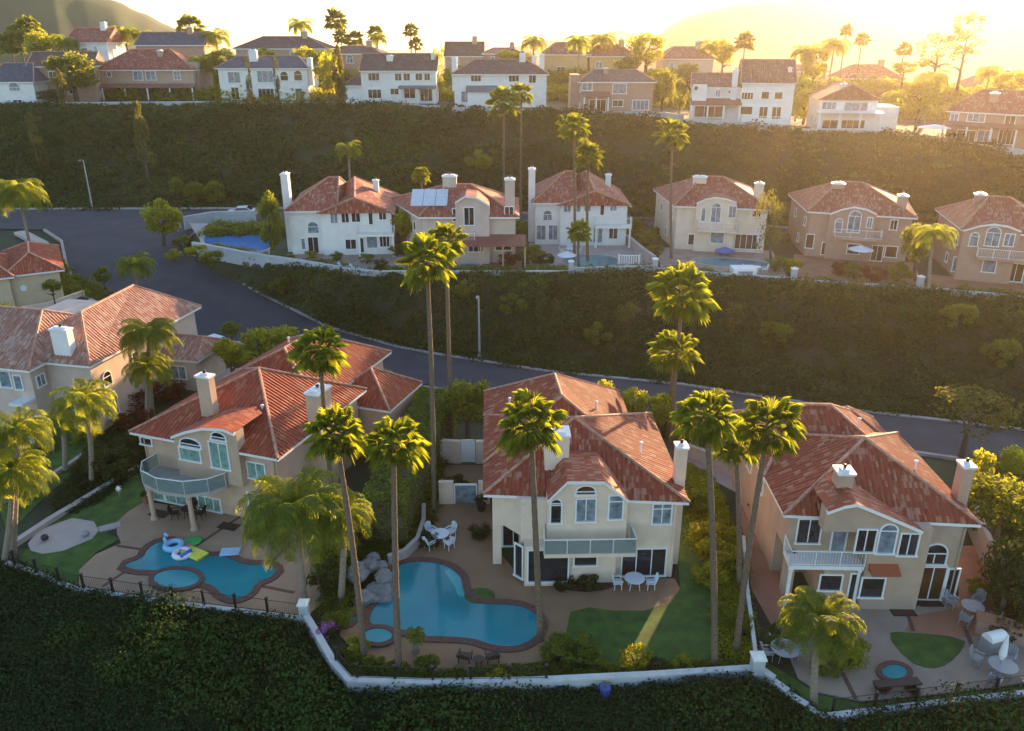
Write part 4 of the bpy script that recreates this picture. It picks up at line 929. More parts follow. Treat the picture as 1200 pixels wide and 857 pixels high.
def tree(label, cx, cy, rx, ry, base=None, Y=None, z=None, ms=None, name='leafy_tree', cat='tree', group=None):
    """crown of half-width rx and half-height ry pixels centred at (cx, cy)"""
    ms = ms or TREE; b, c = place(cx, cy, base, Y, z); root = thing(name, label, cat, b, 0, group or PG['tree']); top = c - b
    a = rx * dep(c) / F; v = ry * dep(c) / F; top.z = max(top.z, v * .55)
    t = MB(); hh = top.z; N = 6
    t.tube([(top.x * i / N, 0, -.3 + (hh * .95 + .3) * i / N) for i in range(N + 1)], [max(.05, a * .09 * (1.3 - i / N)) for i in range(N + 1)], 7)
    rd = random.Random(int(cx * 7 + cy))
    for i in range(7):
        an = rd.uniform(0, 6.28); z0 = hh * rd.uniform(.45, .85); e = Vector((math.cos(an) * a * .6, math.sin(an) * a * .6, v * rd.uniform(.1, .5)))
        p = Vector((top.x * z0 / max(hh, .1), 0, z0)); t.tube([p, p + e * .5 + Vector((0, 0, v * .1)), p + e], [a * .05, a * .035, a * .015], 5)
    t.build('trunk', M_BARK2, root, True)
    obj('crown', random.choice(ms), root, (top.x, 0, top.z), random.uniform(0, 6.28), (a, a, v)); return root
def bush(label, px, py, r, ms=None, h=.8, z=None, name='bush'):
    """bush whose foot is at the pixel; r in metres"""
    zz = z if z is not None else 0; b = at(px, py, zz)
    if z is None:
        for _ in range(3): zz = tz(b.x, b.y); b = at(px, py, zz)
    root = thing(name, label, 'bush', b, 0, PG['bush'])
    t = MB()
    for i in range(5):
        an = i * 1.26; t.tube([(0, 0, -.1), (math.cos(an) * r * .25, math.sin(an) * r * .25, r * h * .6), (math.cos(an) * r * .5, math.sin(an) * r * .5, r * h * 1.1)], [.04, .03, .015], 5)
    t.build('stem', M_BARK2, root)
    obj('foliage', random.choice(ms or BUSH), root, (0, 0, r * h * .72), random.uniform(0, 6.28), (r, r, r * h)); return root

# ------------------------------------------------------------------ palms and trees, near to far
fan('tall fan palm beside the tall hedge, crown against the dark bank left of centre', 500, 306, 33, (508, 602))
fan('tall fan palm just behind the hedge palm, its crown slightly higher and right', 523, 282, 25, Y=60)
fan('fan palm rising in front of the peach villa roof', 375, 410, 34, Y=47.5, z=0)
fan('leaning fan palm with foot by the small spa left of the large pool', 393, 508, 37, (427, 772))
fan('fan palm with foot at the near edge of the large pool', 461, 520, 38, (467, 785))
fan('fan palm in front of the cream villa, crown over its roof', 622, 497, 42, (634, 752))
fan('highest fan palm right of the cream villa, in front of the dark bank', 800, 343, 38, Y=60)
fan('lower fan palm under the highest one, right of the cream villa chimney', 790, 411, 31, Y=61)
fan('fan palm on the lawn right of the cream villa', 828, 488, 38, (838, 783))
fan('smaller fan palm between the two lawn palms right of the cream villa', 862, 517, 30, (867, 690))
fan('leaning fan palm at the wall between the cream and the tan villa', 901, 499, 40, (862, 768))
fan('fan palm left of centre below the ridge, tall over the middle row', 590, 120, 20, Y=119)
fan('thinner fan palm behind the one left of centre, below the ridge', 611, 110, 15, Y=122)
fan('taller of the two fan palms in front of the central white villa', 672, 149, 20, (673, 306), z=6)
fan('shorter of the two fan palms in front of the central white villa', 690, 183, 19, (689, 306), z=6)
fan('small low fan palm in front of the central white villa', 679, 272, 16, (679, 313), z=6)
fan('tall fan palm in front of the cream middle-row villa', 788, 156, 21, (787, 303), z=6)
fan('short slim fan palm in front of the solar-panelled villa', 494, 205, 11, (494, 290), z=6)
feather('small yellow-green palm on the slope behind the left white villa', 408, 173, 20, Y=119)
feather('dense dark feather palm in front of the peach villa pool terrace', 348, 590, 74, (357, 705), z=0, dense=True)
feather('feather palm beside the dense one, with yellow-lit fronds', 402, 600, 44, (398, 705), z=0)
feather('feather palm on the lawn of the pinkish-roofed house', 98, 466, 46, (106, 560), z=.4)
feather('low feather palm by the white porch of the pinkish-roofed house', 72, 492, 24, (75, 545), z=.6)
feather('tall feather palm behind the peach villa, upper crown', 173, 388, 38, (178, 482), z=1, dense=True)
feather('feather palm under the tall one behind the peach villa, lower crown', 174, 428, 34, (172, 490), z=1)
feather('feather palm at the left edge beside the paved court', 22, 500, 46, (14, 652), z=0)
feather('second feather palm at the left edge, lower and broader', 14, 550, 48, (2, 660), z=0, dense=True)
feather('bushy feather palm at the far-left road corner', 20, 222, 36, Y=110, dense=True)
feather('bright feather palm behind the pinkish-roofed house at the road bend', 158, 308, 28, (160, 352), z=2)
feather('low feather palm beside the round table in the right-hand yard', 963, 722, 54, (955, 824), z=0, dense=True)
feather('bright yellow feather palm at the right end of the middle row', 1096, 272, 28, (1089, 346), z=6)
feather('small feather palm planted at the pool edge of the cream villa', 487, 742, 15, (487, 765), z=0)
tree('bright bushy tree at the road corner left of the blue pool', 190, 256, 24, 26, (192, 290), ms=YTREE)
tree('dark upright tree left of the tall white chimney', 316, 262, 16, 42, (318, 303), z=6, ms=[TREE[0]])
tree('round green tree behind the tall hedge', 547, 470, 34, 36, Y=60, ms=TREE)
tree('bright shrub tree between the left white villa and the solar-panelled villa', 474, 262, 17, 20, (474, 297), z=6, ms=YTREE)
tree('sparse yellow tree between the cream and tan middle-row villas', 902, 262, 17, 42, (904, 312), z=6, ms=SPARSE)
tree('leafy tree right of the tan middle-row villa', 1072, 285, 18, 32, (1073, 330), z=6, ms=TREE)
tree('sparse tree in front of the road, right of the tan villa roof', 1140, 480, 44, 32, Y=57, ms=SPARSE)
tree('yellow-green tree right of the tan villa chimney', 1150, 548, 17, 28, Y=47, ms=YTREE)
tree('pale olive tree at the right edge beside the tan villa', 1178, 590, 46, 42, Y=43, ms=[TREE[1]])
tree('dark green tree at the right edge behind the barbecue corner', 1186, 670, 36, 48, Y=38, ms=DTREE)
tree('lime tree at the right edge by the road', 1190, 540, 20, 18, Y=50, ms=YTREE)
for i, (cx, cy, rx, ry, lb) in enumerate([(706, 462, 16, 22, 'banana-like lime tree right of the cream villa roof'), (742, 472, 20, 24, 'lime tree behind the cream villa, before the road'), (775, 480, 20, 24, 'lime tree behind the right chimney of the cream villa'), (838, 480, 16, 18, 'lime shrub tree behind the right lawn palm')]):
    tree(lb, cx, cy, rx, ry, Y=62 - i * .6, ms=YTREE)
for cx, cy, rx, ry, Yy, lb, m_ in [(268, 412, 20, 20, 70, 'bright tree at the drive behind the peach villa', YTREE), (302, 400, 22, 18, 72, 'bright green tree behind the peach villa roof edge', YTREE), (333, 394, 20, 14, 74, 'bright tree by the road above the peach villa roof', YTREE), (270, 386, 14, 10, 78, 'small dark tree beside the road bend', TREE),
                             (60, 335, 12, 10, 88, 'small tree beside the low beige house', TREE), (120, 322, 12, 12, 92, 'leafy tree on the verge behind the pinkish roof', TREE), (8, 372, 14, 20, 80, 'leafy tree at the left edge under the beige house', YTREE)]:
    tree(lb, cx, cy, rx, ry, Y=Yy, ms=m_)
for cx, cy, rx, ry, lb in [(228, 226, 14, 15, 'rounded tree left of the pair on the far verge'), (252, 226, 15, 16, 'rounded tree right of the pair on the far verge'), (206, 218, 10, 12, 'small tree beside the rounded pair on the far verge')]:
    tree(lb, cx, cy, rx, ry, Y=132, ms=TREE)
# pines on the slopes
for cx, cy, rx, ry, Yy, lb in [(165, 155, 15, 36, 140, 'tall pine halfway down the upper slope at left'), (36, 150, 11, 18, 142, 'small pine on the upper slope near the left edge'), (76, 122, 11, 30, 157, 'pine standing at the crest wall near the left edge'),
                           (296, 134, 9, 14, 156, 'little pine below the slate-roofed white house'), (398, 116, 16, 48, 156, 'tall pine at the crest left of the wide white house'), (736, 368, 15, 16, 80, 'small bare tree on the middle bank at centre'), (862, 372, 13, 20, 80, 'small sparse tree on the middle bank right of centre'), (1000, 372, 14, 22, 80, 'sparse tree on the middle bank at right'), (940, 358, 12, 16, 82, 'small sparse tree high on the middle bank at right')]:
    tree(lb, cx, cy, rx, ry, Y=Yy, ms=CONE if Yy > 100 else SPARSE, name='pine_tree', group=PG['pine'])
for k, (cx, cy, r_, lb) in enumerate([(330, 345, 1.5, 'rounded bush on the middle bank below the left white villa'), (420, 372, 1.7, 'rounded bush on the middle bank left of the hedge palms'), (545, 350, 1.5, 'rounded bush on the middle bank above the lamp post'), (600, 372, 1.9, 'rounded bush on the middle bank right of the lamp post'), (655, 348, 1.6, 'rounded bush on the middle bank below the central white villa'), (700, 405, 1.8, 'rounded bush on the lower middle bank left of the highest palm'), (905, 405, 1.9, 'rounded bush low on the middle bank, below the tan villa'), (1050, 412, 2.0, 'rounded bush low on the middle bank at right'), (1120, 385, 1.9, 'rounded bush on the middle bank below the orange-lit villa'), (1170, 430, 2.0, 'rounded bush low on the middle bank at the right edge'),
  (60, 205, 2.0, 'rounded bush low on the upper slope near the left edge'), (118, 172, 1.8, 'rounded bush mid-height on the upper slope left of the tall pine'), (240, 178, 1.9, 'rounded bush on the upper slope right of the tall pine'), (330, 160, 1.8, 'rounded bush high on the upper slope below the slate roof'), (560, 200, 2.2, 'rounded bush on the upper slope left of the tall palm pair'), (630, 175, 2.0, 'rounded bush on the upper slope right of the tall palm pair'), (740, 190, 2.2, 'rounded bush on the upper slope behind the gap of the middle row'), (860, 190, 2.2, 'rounded bush on the upper slope behind the cream villa'), (960, 195, 2.2, 'rounded bush on the upper slope behind the tan villa'), (1078, 215, 2.2, 'rounded bush on the upper slope behind the tan villa chimney'), (1140, 205, 2.3, 'rounded bush on the upper slope at the right')]):
    zz = 3.0 if k < 10 else 12.0; q = at(cx, cy, zz)
    for _ in range(30): zz = .6 * zz + .4 * tz(q.x, q.y); q = at(cx, cy, zz)
    bush(lb, cx, cy, r_, (BUSH, DBUSH, BUSH)[k % 3], .95, z=zz)
# trees and palms on the ridge
RT = [
 ('t', 84, 86, 28, 24, 166, 'large round tree in front of the brown-roofed house at left', TREE), ('t', 45, 50, 14, 14, 196, 'round bright tree behind the ridge at far left', YTREE), ('f', 34, 36, 15, 0, 205, 'fan palm behind the round bright tree at far left', 0),
 ('f', 12, 52, 14, 0, 200, 'fan palm nearest the left edge on the ridge', 0), ('w', 60, 46, 14, 0, 204, 'bushy palm right of the round bright tree at far left', 0), ('w', 78, 50, 13, 0, 198, 'bushy palm left of the faded red roof', 0), ('f', 22, 40, 12, 0, 212, 'thin palm near the left edge on the ridge', 0),
 ('t', 100, 66, 12, 8, 190, 'low tree in front of the faded red-roofed house', TREE), ('w', 126, 36, 13, 0, 212, 'palm right of the faded red roof', 0), ('w', 146, 38, 15, 0, 210, 'broad palm before the left hill', 0), ('w', 166, 40, 11, 0, 210, 'palm at the left end of the long slate roof', 0), ('t', 60, 112, 16, 7, 163, 'low tree on the crest at far left', DTREE),
 ('f', 222, 32, 14, 0, 214, 'palm silhouette over the right end of the slate roof', 0), ('w', 252, 42, 16, 0, 204, 'leaning palm right of the slate roof', 0), ('w', 238, 72, 17, 0, 182, 'palm right of the tan villa with the awning', 0), ('t', 262, 70, 16, 14, 184, 'yellow tree behind the slate-roofed white house', YTREE), ('t', 309, 63, 12, 7, 196, 'low yellow tree behind the slate roof centre', YTREE),
 ('w', 352, 28, 14, 0, 215, 'slim tall palm against the sky, left of centre', 0), ('f', 393, 24, 12, 0, 216, 'highest slim palm against the sky, left of centre', 0), ('f', 400, 44, 9, 0, 212, 'small palm under the highest slim one', 0), ('t', 358, 68, 14, 14, 186, 'bright tree right of the slate-roofed white house', YTREE), ('w', 376, 66, 18, 0, 184, 'bushy palm left of the tall crest pine', 0), ('t', 384, 88, 15, 26, 172, 'bright tree beside the tall crest pine', YTREE),
 ('f', 415, 46, 9, 0, 214, 'palm above the dark brown house', 0), ('w', 442, 44, 11, 0, 208, 'small palm above the brown gable roof', 0), ('f', 481, 36, 8, 0, 216, 'thin palm against the sky over the wide white house', 0), ('f', 487, 52, 7, 0, 214, 'lower thin palm over the wide white house', 0), ('t', 514, 80, 7, 24, 170, 'narrow yellow tree between the two white ridge houses', [COLM[1]]),
 ('f', 440, 38, 8, 0, 218, 'tiny palm silhouette above the brown gable roof', 0), ('w', 625, 48, 15, 0, 206, 'palm above the white chimneys at centre', 0), ('t', 594, 66, 12, 8, 194, 'yellow tree behind the hip-roofed white house', YTREE), ('w', 612, 66, 12, 0, 196, 'short palm beside the white chimneys at centre', 0),
 ('w', 678, 48, 15, 0, 182, 'palm with long trunk before the ochre houses', 0), ('w', 706, 46, 16, 0, 204, 'palm above the broad ochre roof', 0), ('t', 758, 58, 22, 20, 196, 'large yellow tree right of the ochre houses', YTREE), ('t', 735, 76, 16, 10, 190, 'low tree behind the rosy brown house', TREE), ('t', 777, 106, 15, 26, 152, 'dense dark tree between rosy house and white villa', [TREE[2]]), ('t', 797, 112, 9, 20, 148, 'small tree left of the white porch villa', TREE),
 ('w', 833, 54, 15, 0, 204, 'palm behind the small red hip roof', 0), ('t', 848, 62, 14, 16, 200, 'yellow tree behind the stepped roof villa', YTREE), ('f', 873, 49, 11, 0, 206, 'slim palm above the stepped roof villa', 0), ('t', 806, 84, 12, 12, 185, 'low tree left of the stepped roofs', TREE),
 ('w', 942, 60, 15, 0, 182, 'left of the bright palms right of the stepped roofs', 0), ('t', 955, 74, 16, 22, 180, 'bright tree right of the stepped roofs', YTREE), ('w', 978, 52, 16, 0, 186, 'tall bright palm above the pergola house', 0), ('f', 992, 36, 7, 0, 200, 'upper of two thin palms before the right hill', 0), ('f', 1010, 47, 8, 0, 200, 'right of two thin palms before the right hill', 0), ('f', 1060, 58, 8, 0, 198, 'thin palm before the right hill near the sun', 0),
 ('w', 937, 98, 15, 0, 158, 'palm between white villa and pergola house', 0), ('t', 944, 124, 15, 20, 152, 'yellow tree between white villa and pergola house', YTREE), ('t', 1100, 62, 24, 22, 186, 'large loose tree in the glow at right', SPARSE), ('t', 1136, 30, 15, 16, 190, 'top of the tall pine in the glow at right', SPARSE), ('t', 1132, 54, 17, 12, 190, 'lower tier of the tall pine in the glow at right', SPARSE),
 ('w', 1092, 92, 19, 0, 165, 'bright palm in the glow at right', 0), ('t', 1080, 112, 17, 22, 158, 'bright tree in the glow left of the right-end villa', YTREE), ('w', 1050, 112, 15, 0, 158, 'low bright palm right of the pergola house', 0), ('w', 1160, 84, 15, 0, 175, 'palm above the right-end villa roof', 0), ('t', 1186, 96, 17, 14, 165, 'bright tree at the right edge behind the villa', YTREE), ('t', 1060, 80, 14, 8, 190, 'low tree behind the brown gabled house', YTREE)]
for k, cx, cy, rx, ry, Yy, lb, m_ in RT:
    if k == 'f': fan(lb if 'palm' in lb else lb + ' palm', cx, cy, rx * 1.2, Y=Yy, dead=.5)
    elif k == 'w': feather(lb, cx, cy, rx * 1.3, Y=Yy)
    else: tree(lb, cx, cy, rx * 1.15, ry * 1.1, Y=Yy, ms=m_)
for cx, lb in [(291, 'left dark cypress against the slate-roofed white house'), (324, 'right dark cypress against the slate-roofed white house')]:
    tree(lb, cx, 92, 4.5, 25, Y=159.5, ms=[COLM[0]], name='cypress_tree')
# small garden trees along the crest and beside the middle houses
for i, (px, py, r_, m_, lb) in enumerate([
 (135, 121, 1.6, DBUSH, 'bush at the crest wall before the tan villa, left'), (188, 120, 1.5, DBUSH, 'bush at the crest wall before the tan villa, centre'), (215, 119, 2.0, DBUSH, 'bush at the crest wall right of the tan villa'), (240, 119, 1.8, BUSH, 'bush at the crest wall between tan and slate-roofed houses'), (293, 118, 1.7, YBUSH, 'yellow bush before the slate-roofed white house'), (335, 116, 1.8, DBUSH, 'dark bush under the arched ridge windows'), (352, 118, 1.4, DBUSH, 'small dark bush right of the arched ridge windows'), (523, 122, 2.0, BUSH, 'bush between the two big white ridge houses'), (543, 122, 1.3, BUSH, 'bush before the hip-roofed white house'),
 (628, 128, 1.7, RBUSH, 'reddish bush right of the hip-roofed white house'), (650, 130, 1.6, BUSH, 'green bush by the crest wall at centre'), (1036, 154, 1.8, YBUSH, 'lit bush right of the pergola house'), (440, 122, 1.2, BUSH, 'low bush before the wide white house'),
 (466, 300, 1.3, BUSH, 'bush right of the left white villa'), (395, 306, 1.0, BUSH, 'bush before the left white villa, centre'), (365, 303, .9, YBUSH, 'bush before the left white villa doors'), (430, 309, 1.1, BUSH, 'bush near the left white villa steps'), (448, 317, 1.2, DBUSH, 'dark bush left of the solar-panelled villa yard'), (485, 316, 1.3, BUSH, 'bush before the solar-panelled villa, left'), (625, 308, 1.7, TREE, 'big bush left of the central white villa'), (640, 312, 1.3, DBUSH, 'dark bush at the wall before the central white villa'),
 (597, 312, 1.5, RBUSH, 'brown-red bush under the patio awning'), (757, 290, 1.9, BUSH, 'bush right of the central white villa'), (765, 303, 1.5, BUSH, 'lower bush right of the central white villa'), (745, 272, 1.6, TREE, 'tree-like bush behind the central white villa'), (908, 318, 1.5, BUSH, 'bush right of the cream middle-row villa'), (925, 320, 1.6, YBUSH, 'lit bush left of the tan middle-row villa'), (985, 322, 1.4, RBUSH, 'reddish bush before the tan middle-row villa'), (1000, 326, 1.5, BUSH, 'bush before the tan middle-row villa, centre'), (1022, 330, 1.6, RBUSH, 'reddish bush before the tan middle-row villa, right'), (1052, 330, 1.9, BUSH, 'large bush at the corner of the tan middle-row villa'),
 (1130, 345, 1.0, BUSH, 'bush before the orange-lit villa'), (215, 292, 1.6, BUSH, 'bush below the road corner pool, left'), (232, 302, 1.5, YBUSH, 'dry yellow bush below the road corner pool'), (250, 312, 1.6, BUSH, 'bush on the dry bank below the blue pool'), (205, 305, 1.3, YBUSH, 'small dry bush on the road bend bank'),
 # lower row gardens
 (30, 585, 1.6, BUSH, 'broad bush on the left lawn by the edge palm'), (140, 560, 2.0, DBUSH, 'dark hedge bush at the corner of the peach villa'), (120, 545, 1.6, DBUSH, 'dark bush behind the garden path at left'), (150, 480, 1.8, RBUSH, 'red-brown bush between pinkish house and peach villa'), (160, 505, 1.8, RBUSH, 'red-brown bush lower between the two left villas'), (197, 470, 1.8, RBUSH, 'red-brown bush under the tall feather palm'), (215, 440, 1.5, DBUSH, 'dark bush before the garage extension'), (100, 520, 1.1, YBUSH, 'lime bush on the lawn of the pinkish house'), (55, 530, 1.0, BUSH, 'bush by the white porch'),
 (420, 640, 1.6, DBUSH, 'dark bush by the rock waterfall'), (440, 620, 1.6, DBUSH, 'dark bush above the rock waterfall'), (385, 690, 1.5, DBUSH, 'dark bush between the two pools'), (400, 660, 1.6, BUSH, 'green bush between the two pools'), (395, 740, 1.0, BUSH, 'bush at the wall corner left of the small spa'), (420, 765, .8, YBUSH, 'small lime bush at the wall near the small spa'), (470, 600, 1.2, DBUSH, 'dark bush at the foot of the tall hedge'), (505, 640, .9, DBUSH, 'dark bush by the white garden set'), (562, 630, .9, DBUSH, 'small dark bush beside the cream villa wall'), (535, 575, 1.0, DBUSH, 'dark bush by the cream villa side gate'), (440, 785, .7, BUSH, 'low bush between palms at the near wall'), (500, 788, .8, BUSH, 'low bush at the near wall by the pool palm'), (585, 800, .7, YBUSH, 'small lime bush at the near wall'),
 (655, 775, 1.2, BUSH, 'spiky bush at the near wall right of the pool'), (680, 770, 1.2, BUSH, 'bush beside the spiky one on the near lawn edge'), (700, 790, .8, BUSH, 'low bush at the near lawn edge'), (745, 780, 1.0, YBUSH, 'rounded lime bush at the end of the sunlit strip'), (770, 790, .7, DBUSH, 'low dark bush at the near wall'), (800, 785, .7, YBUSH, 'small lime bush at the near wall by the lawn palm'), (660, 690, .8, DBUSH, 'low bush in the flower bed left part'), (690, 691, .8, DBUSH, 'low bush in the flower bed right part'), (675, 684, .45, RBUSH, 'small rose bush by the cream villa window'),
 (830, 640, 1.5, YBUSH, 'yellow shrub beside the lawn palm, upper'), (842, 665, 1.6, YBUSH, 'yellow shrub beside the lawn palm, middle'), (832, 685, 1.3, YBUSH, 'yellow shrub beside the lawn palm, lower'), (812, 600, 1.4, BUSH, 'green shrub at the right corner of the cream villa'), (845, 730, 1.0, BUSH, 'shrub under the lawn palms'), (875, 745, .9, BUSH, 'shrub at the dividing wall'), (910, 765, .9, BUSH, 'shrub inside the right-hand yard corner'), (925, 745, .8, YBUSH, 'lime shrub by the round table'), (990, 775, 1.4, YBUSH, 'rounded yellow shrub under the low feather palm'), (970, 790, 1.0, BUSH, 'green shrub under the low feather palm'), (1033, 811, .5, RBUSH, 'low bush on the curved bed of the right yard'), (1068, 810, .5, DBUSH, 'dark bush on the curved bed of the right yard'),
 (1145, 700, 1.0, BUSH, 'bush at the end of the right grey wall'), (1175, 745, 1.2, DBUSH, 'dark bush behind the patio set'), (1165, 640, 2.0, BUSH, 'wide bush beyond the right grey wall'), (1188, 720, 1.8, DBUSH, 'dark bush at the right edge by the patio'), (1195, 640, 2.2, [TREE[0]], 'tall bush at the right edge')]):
    bush(lb, px, py, r_, m_, z=6 if 262 < py < 350 and px > 330 else None)
fl = bush('pink flowering bush at the wall left of the large pool', 383, 748, .9, [leafy(90, leafmat('pink_petals', (.35, .10, .30), (.55, .22, .45), (.4, .2, .4), .3), 14, 90, .08, flat=.8)])

# ------------------------------------------------------------------ clipped hedges
def hedge(label, a, b, wd, hgt, m, leaf=.14, n=9000, z=0, a_w=None):
    a, b = (at(*a, z), at(*b, z)) if a_w is None else a_w; L_ = (b - a).length; rz = math.atan2((b - a).y, (b - a).x); rs = np.random.RandomState(int(L_ * 100))
    root = thing('hedge', label, 'hedge', a, rz, 'clipped hedges'); c = MB(); c.box(.15, L_ - .15, -wd / 2 + .2, wd / 2 - .2, 0, hgt - .25); c.build('stem', M_BARK2, root)
    P_ = rs.uniform(size=(n, 3)) * [L_, wd, hgt]; f = rs.randint(0, 6, n); nr = np.zeros((n, 3))
    sel = f <= 1; P_[sel, 1] = np.where(rs.uniform(size=sel.sum()) < .5, 0, wd); nr[sel, 1] = np.sign(P_[sel, 1] - wd / 2)
    sel = (f > 1) & (f < 5); P_[sel, 2] = hgt; nr[sel, 2] = 1; sel = f == 5; P_[sel, 0] = np.where(rs.uniform(size=sel.sum()) < .5, 0, L_); nr[sel, 0] = np.sign(P_[sel, 0] - L_ / 2)
    bump = np.array([noise.noise(Vector((p[0] * .9, p[1] * .9, p[2] * .9))) for p in P_]) * .28
    P_ = P_ + nr * (bump[:, None] + rs.uniform(-.25, .05, (n, 1))); P_[:, 1] -= wd / 2; nr = nr + rs.normal(scale=.6, size=(n, 3)); nr /= np.linalg.norm(nr, axis=1)[:, None]
    t = np.cross(nr, rs.normal(size=(n, 3))); t /= np.linalg.norm(t, axis=1)[:, None]; bb = np.cross(nr, t); sz = leaf * rs.uniform(.6, 1.2, (n, 1))
    V = np.stack([P_ - t * sz, P_ - bb * sz * .5, P_ + t * sz, P_ + bb * sz * .5], 1).reshape(-1, 3); obj('foliage', quads('hedge_leaves', V, m), root)
hedge('tall bright green hedge between the peach villa and the large pool', (452, 640), (515, 500), 3.0, 3.6, L_HEDGE, .12, 14000)
hedge('dark clipped hedge behind the left garden path', (108, 562), (160, 530), 1.6, 1.6, L_DARK, .1, 4000)
hedge('long dark hedge lining the road behind the cream villa', (690, 500), (790, 508), 1.2, 1.6, L_TREE, .1, 4000)

# ------------------------------------------------------------------ ground cover on the slopes: nobody could count it
def cover(name, label, n, xr, yr, rad, nleaf, leaf, m, test, seed, hk=.6, regs=True):
    rs = np.random.RandomState(seed); P_ = np.stack([rs.uniform(*xr, n), rs.uniform(*yr, n)], 1); keep = test(P_)
    for poly, _ in (REG[:6] if regs else []): keep &= dist_poly(P_, poly) > rad[0] * .8
    P_ = P_[keep]; Z_ = terrain(P_); q = np.column_stack([P_, Z_]); dz = q[:, 2] - H; dd = q[:, 1] * cT - dz * sT
    px = 600 + F * q[:, 0] / dd; py = 428.5 - F * (q[:, 1] * sT + dz * cT) / dd; k = (px > -70) & (px < 1270) & (py < 900) & (py > -50); q = q[k]; N = len(q)
    dens = np.array([noise.noise(Vector((p[0] * .15, p[1] * .15, seed))) for p in q]); r_ = rad[0] + (rad[1] - rad[0]) * np.clip(.5 + dens + rs.uniform(-.3, .3, N), 0, 1)
    d = rs.normal(size=(N, nleaf, 3)); d[..., 2] = np.abs(d[..., 2]) * 1.1; d /= np.linalg.norm(d, axis=2)[..., None]
    pos = q[:, None, :] + d * (r_[:, None, None] * rs.uniform(.7, 1.05, (N, nleaf, 1))) * [1, 1, hk]
    nr = d + rs.normal(scale=.5, size=d.shape); nr /= np.linalg.norm(nr, axis=2)[..., None]; t = np.cross(nr, rs.normal(size=d.shape)); t /= np.linalg.norm(t, axis=2)[..., None]; b = np.cross(nr, t)
    sz = leaf * rs.uniform(.6, 1.3, (N, nleaf, 1)); V = np.stack([pos - t * sz, pos - b * sz * .55, pos + t * sz, pos + b * sz * .55], 2).reshape(-1, 3)
    o = obj(name, quads(name, V, m)); tag(o, label, 'ground cover', kind='stuff'); print(name, N); return o
fw = sorted([tuple(p) for p in front_w]); fx, fy = [p[0] for p in fw], [p[1] for p in fw]
mw = sorted([tuple(p) for p in midw]); mx_, my_ = [p[0] for p in mw], [p[1] for p in mw]
nz = lambda P_, f, sd: np.array([noise.noise(Vector((p[0] * f, p[1] * f * 1.8, sd))) for p in P_])
FRT = lambda P_: P_[:, 1] < np.interp(P_[:, 0], fx, fy)
BNK = lambda P_: (P_[:, 1] < np.interp(P_[:, 0], mx_, my_)) & (P_[:, 1] > 55)
HIL = lambda P_: P_[:, 1] > 117 - np.clip(P_[:, 0] - 30, 0, 60) * .45
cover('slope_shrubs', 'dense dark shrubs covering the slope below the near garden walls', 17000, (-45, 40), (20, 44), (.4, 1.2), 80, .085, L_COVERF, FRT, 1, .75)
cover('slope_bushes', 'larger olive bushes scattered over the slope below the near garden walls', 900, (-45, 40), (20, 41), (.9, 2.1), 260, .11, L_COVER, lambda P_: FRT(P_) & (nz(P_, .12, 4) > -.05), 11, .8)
cover('slope_fresh_growth', 'fresher green shoots in patches on the slope below the near garden walls', 2600, (-45, 40), (20, 43), (.3, .7), 60, .07, L_MOSS, lambda P_: FRT(P_) & (nz(P_, .16, 14) > .18), 12, .9)
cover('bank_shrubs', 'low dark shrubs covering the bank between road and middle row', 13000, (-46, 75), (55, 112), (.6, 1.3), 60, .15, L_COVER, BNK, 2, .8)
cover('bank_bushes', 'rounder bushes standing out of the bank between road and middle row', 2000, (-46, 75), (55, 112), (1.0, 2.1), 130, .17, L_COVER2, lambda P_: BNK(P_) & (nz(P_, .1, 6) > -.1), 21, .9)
cover('bank_dry_growth', 'dry brownish growth in patches on the bank', 3500, (-46, 75), (55, 112), (.4, .9), 50, .13, L_DRY, lambda P_: BNK(P_) & ((nz(P_, .09, 26) > .32) | (P_[:, 0] < -35)), 22)
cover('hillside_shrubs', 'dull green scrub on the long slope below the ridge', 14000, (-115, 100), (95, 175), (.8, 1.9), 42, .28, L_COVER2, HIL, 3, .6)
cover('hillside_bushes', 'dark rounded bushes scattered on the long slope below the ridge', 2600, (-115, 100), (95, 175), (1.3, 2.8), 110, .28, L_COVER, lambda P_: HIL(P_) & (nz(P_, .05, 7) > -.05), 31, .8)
cover('hillside_dry_growth', 'reddish dry growth in bands on the long slope below the ridge', 6000, (-115, 100), (95, 175), (.8, 1.6), 40, .24, L_DRY, lambda P_: HIL(P_) & (nz(P_, .045, 17) > .2), 32, .5)
cover('hillside_fresh_growth', 'brighter green bands on the long slope below the ridge', 5000, (-115, 100), (95, 175), (.8, 1.6), 40, .24, L_MOSS, lambda P_: HIL(P_) & (nz(P_, .05, 27) > .06), 33, .5)
def inpx(px, z=0): poly = [tuple(p) for p in pts(px, z)]; return lambda P_: dist_poly(P_, poly) < 0
cover('hillside_grass', 'paler grassy band running diagonally down the slope below the ridge', 9000, (-60, 10), (112, 160), (.6, 1.2), 45, .2, L_MOSS, lambda P_: inpx([(300, 245), (430, 175), (475, 132), (560, 132), (500, 185), (400, 245)], 12)(P_), 44, .45)
cover('bank_grass', 'fresh green growth along the top of the bank', 9000, (-46, 75), (70, 105), (.4, .8), 50, .13, L_MOSS, lambda P_: BNK(P_) & (P_[:, 1] > np.interp(P_[:, 0], mx_, my_) - 4.5) & (nz(P_, .13, 9) > 0), 45, .7)
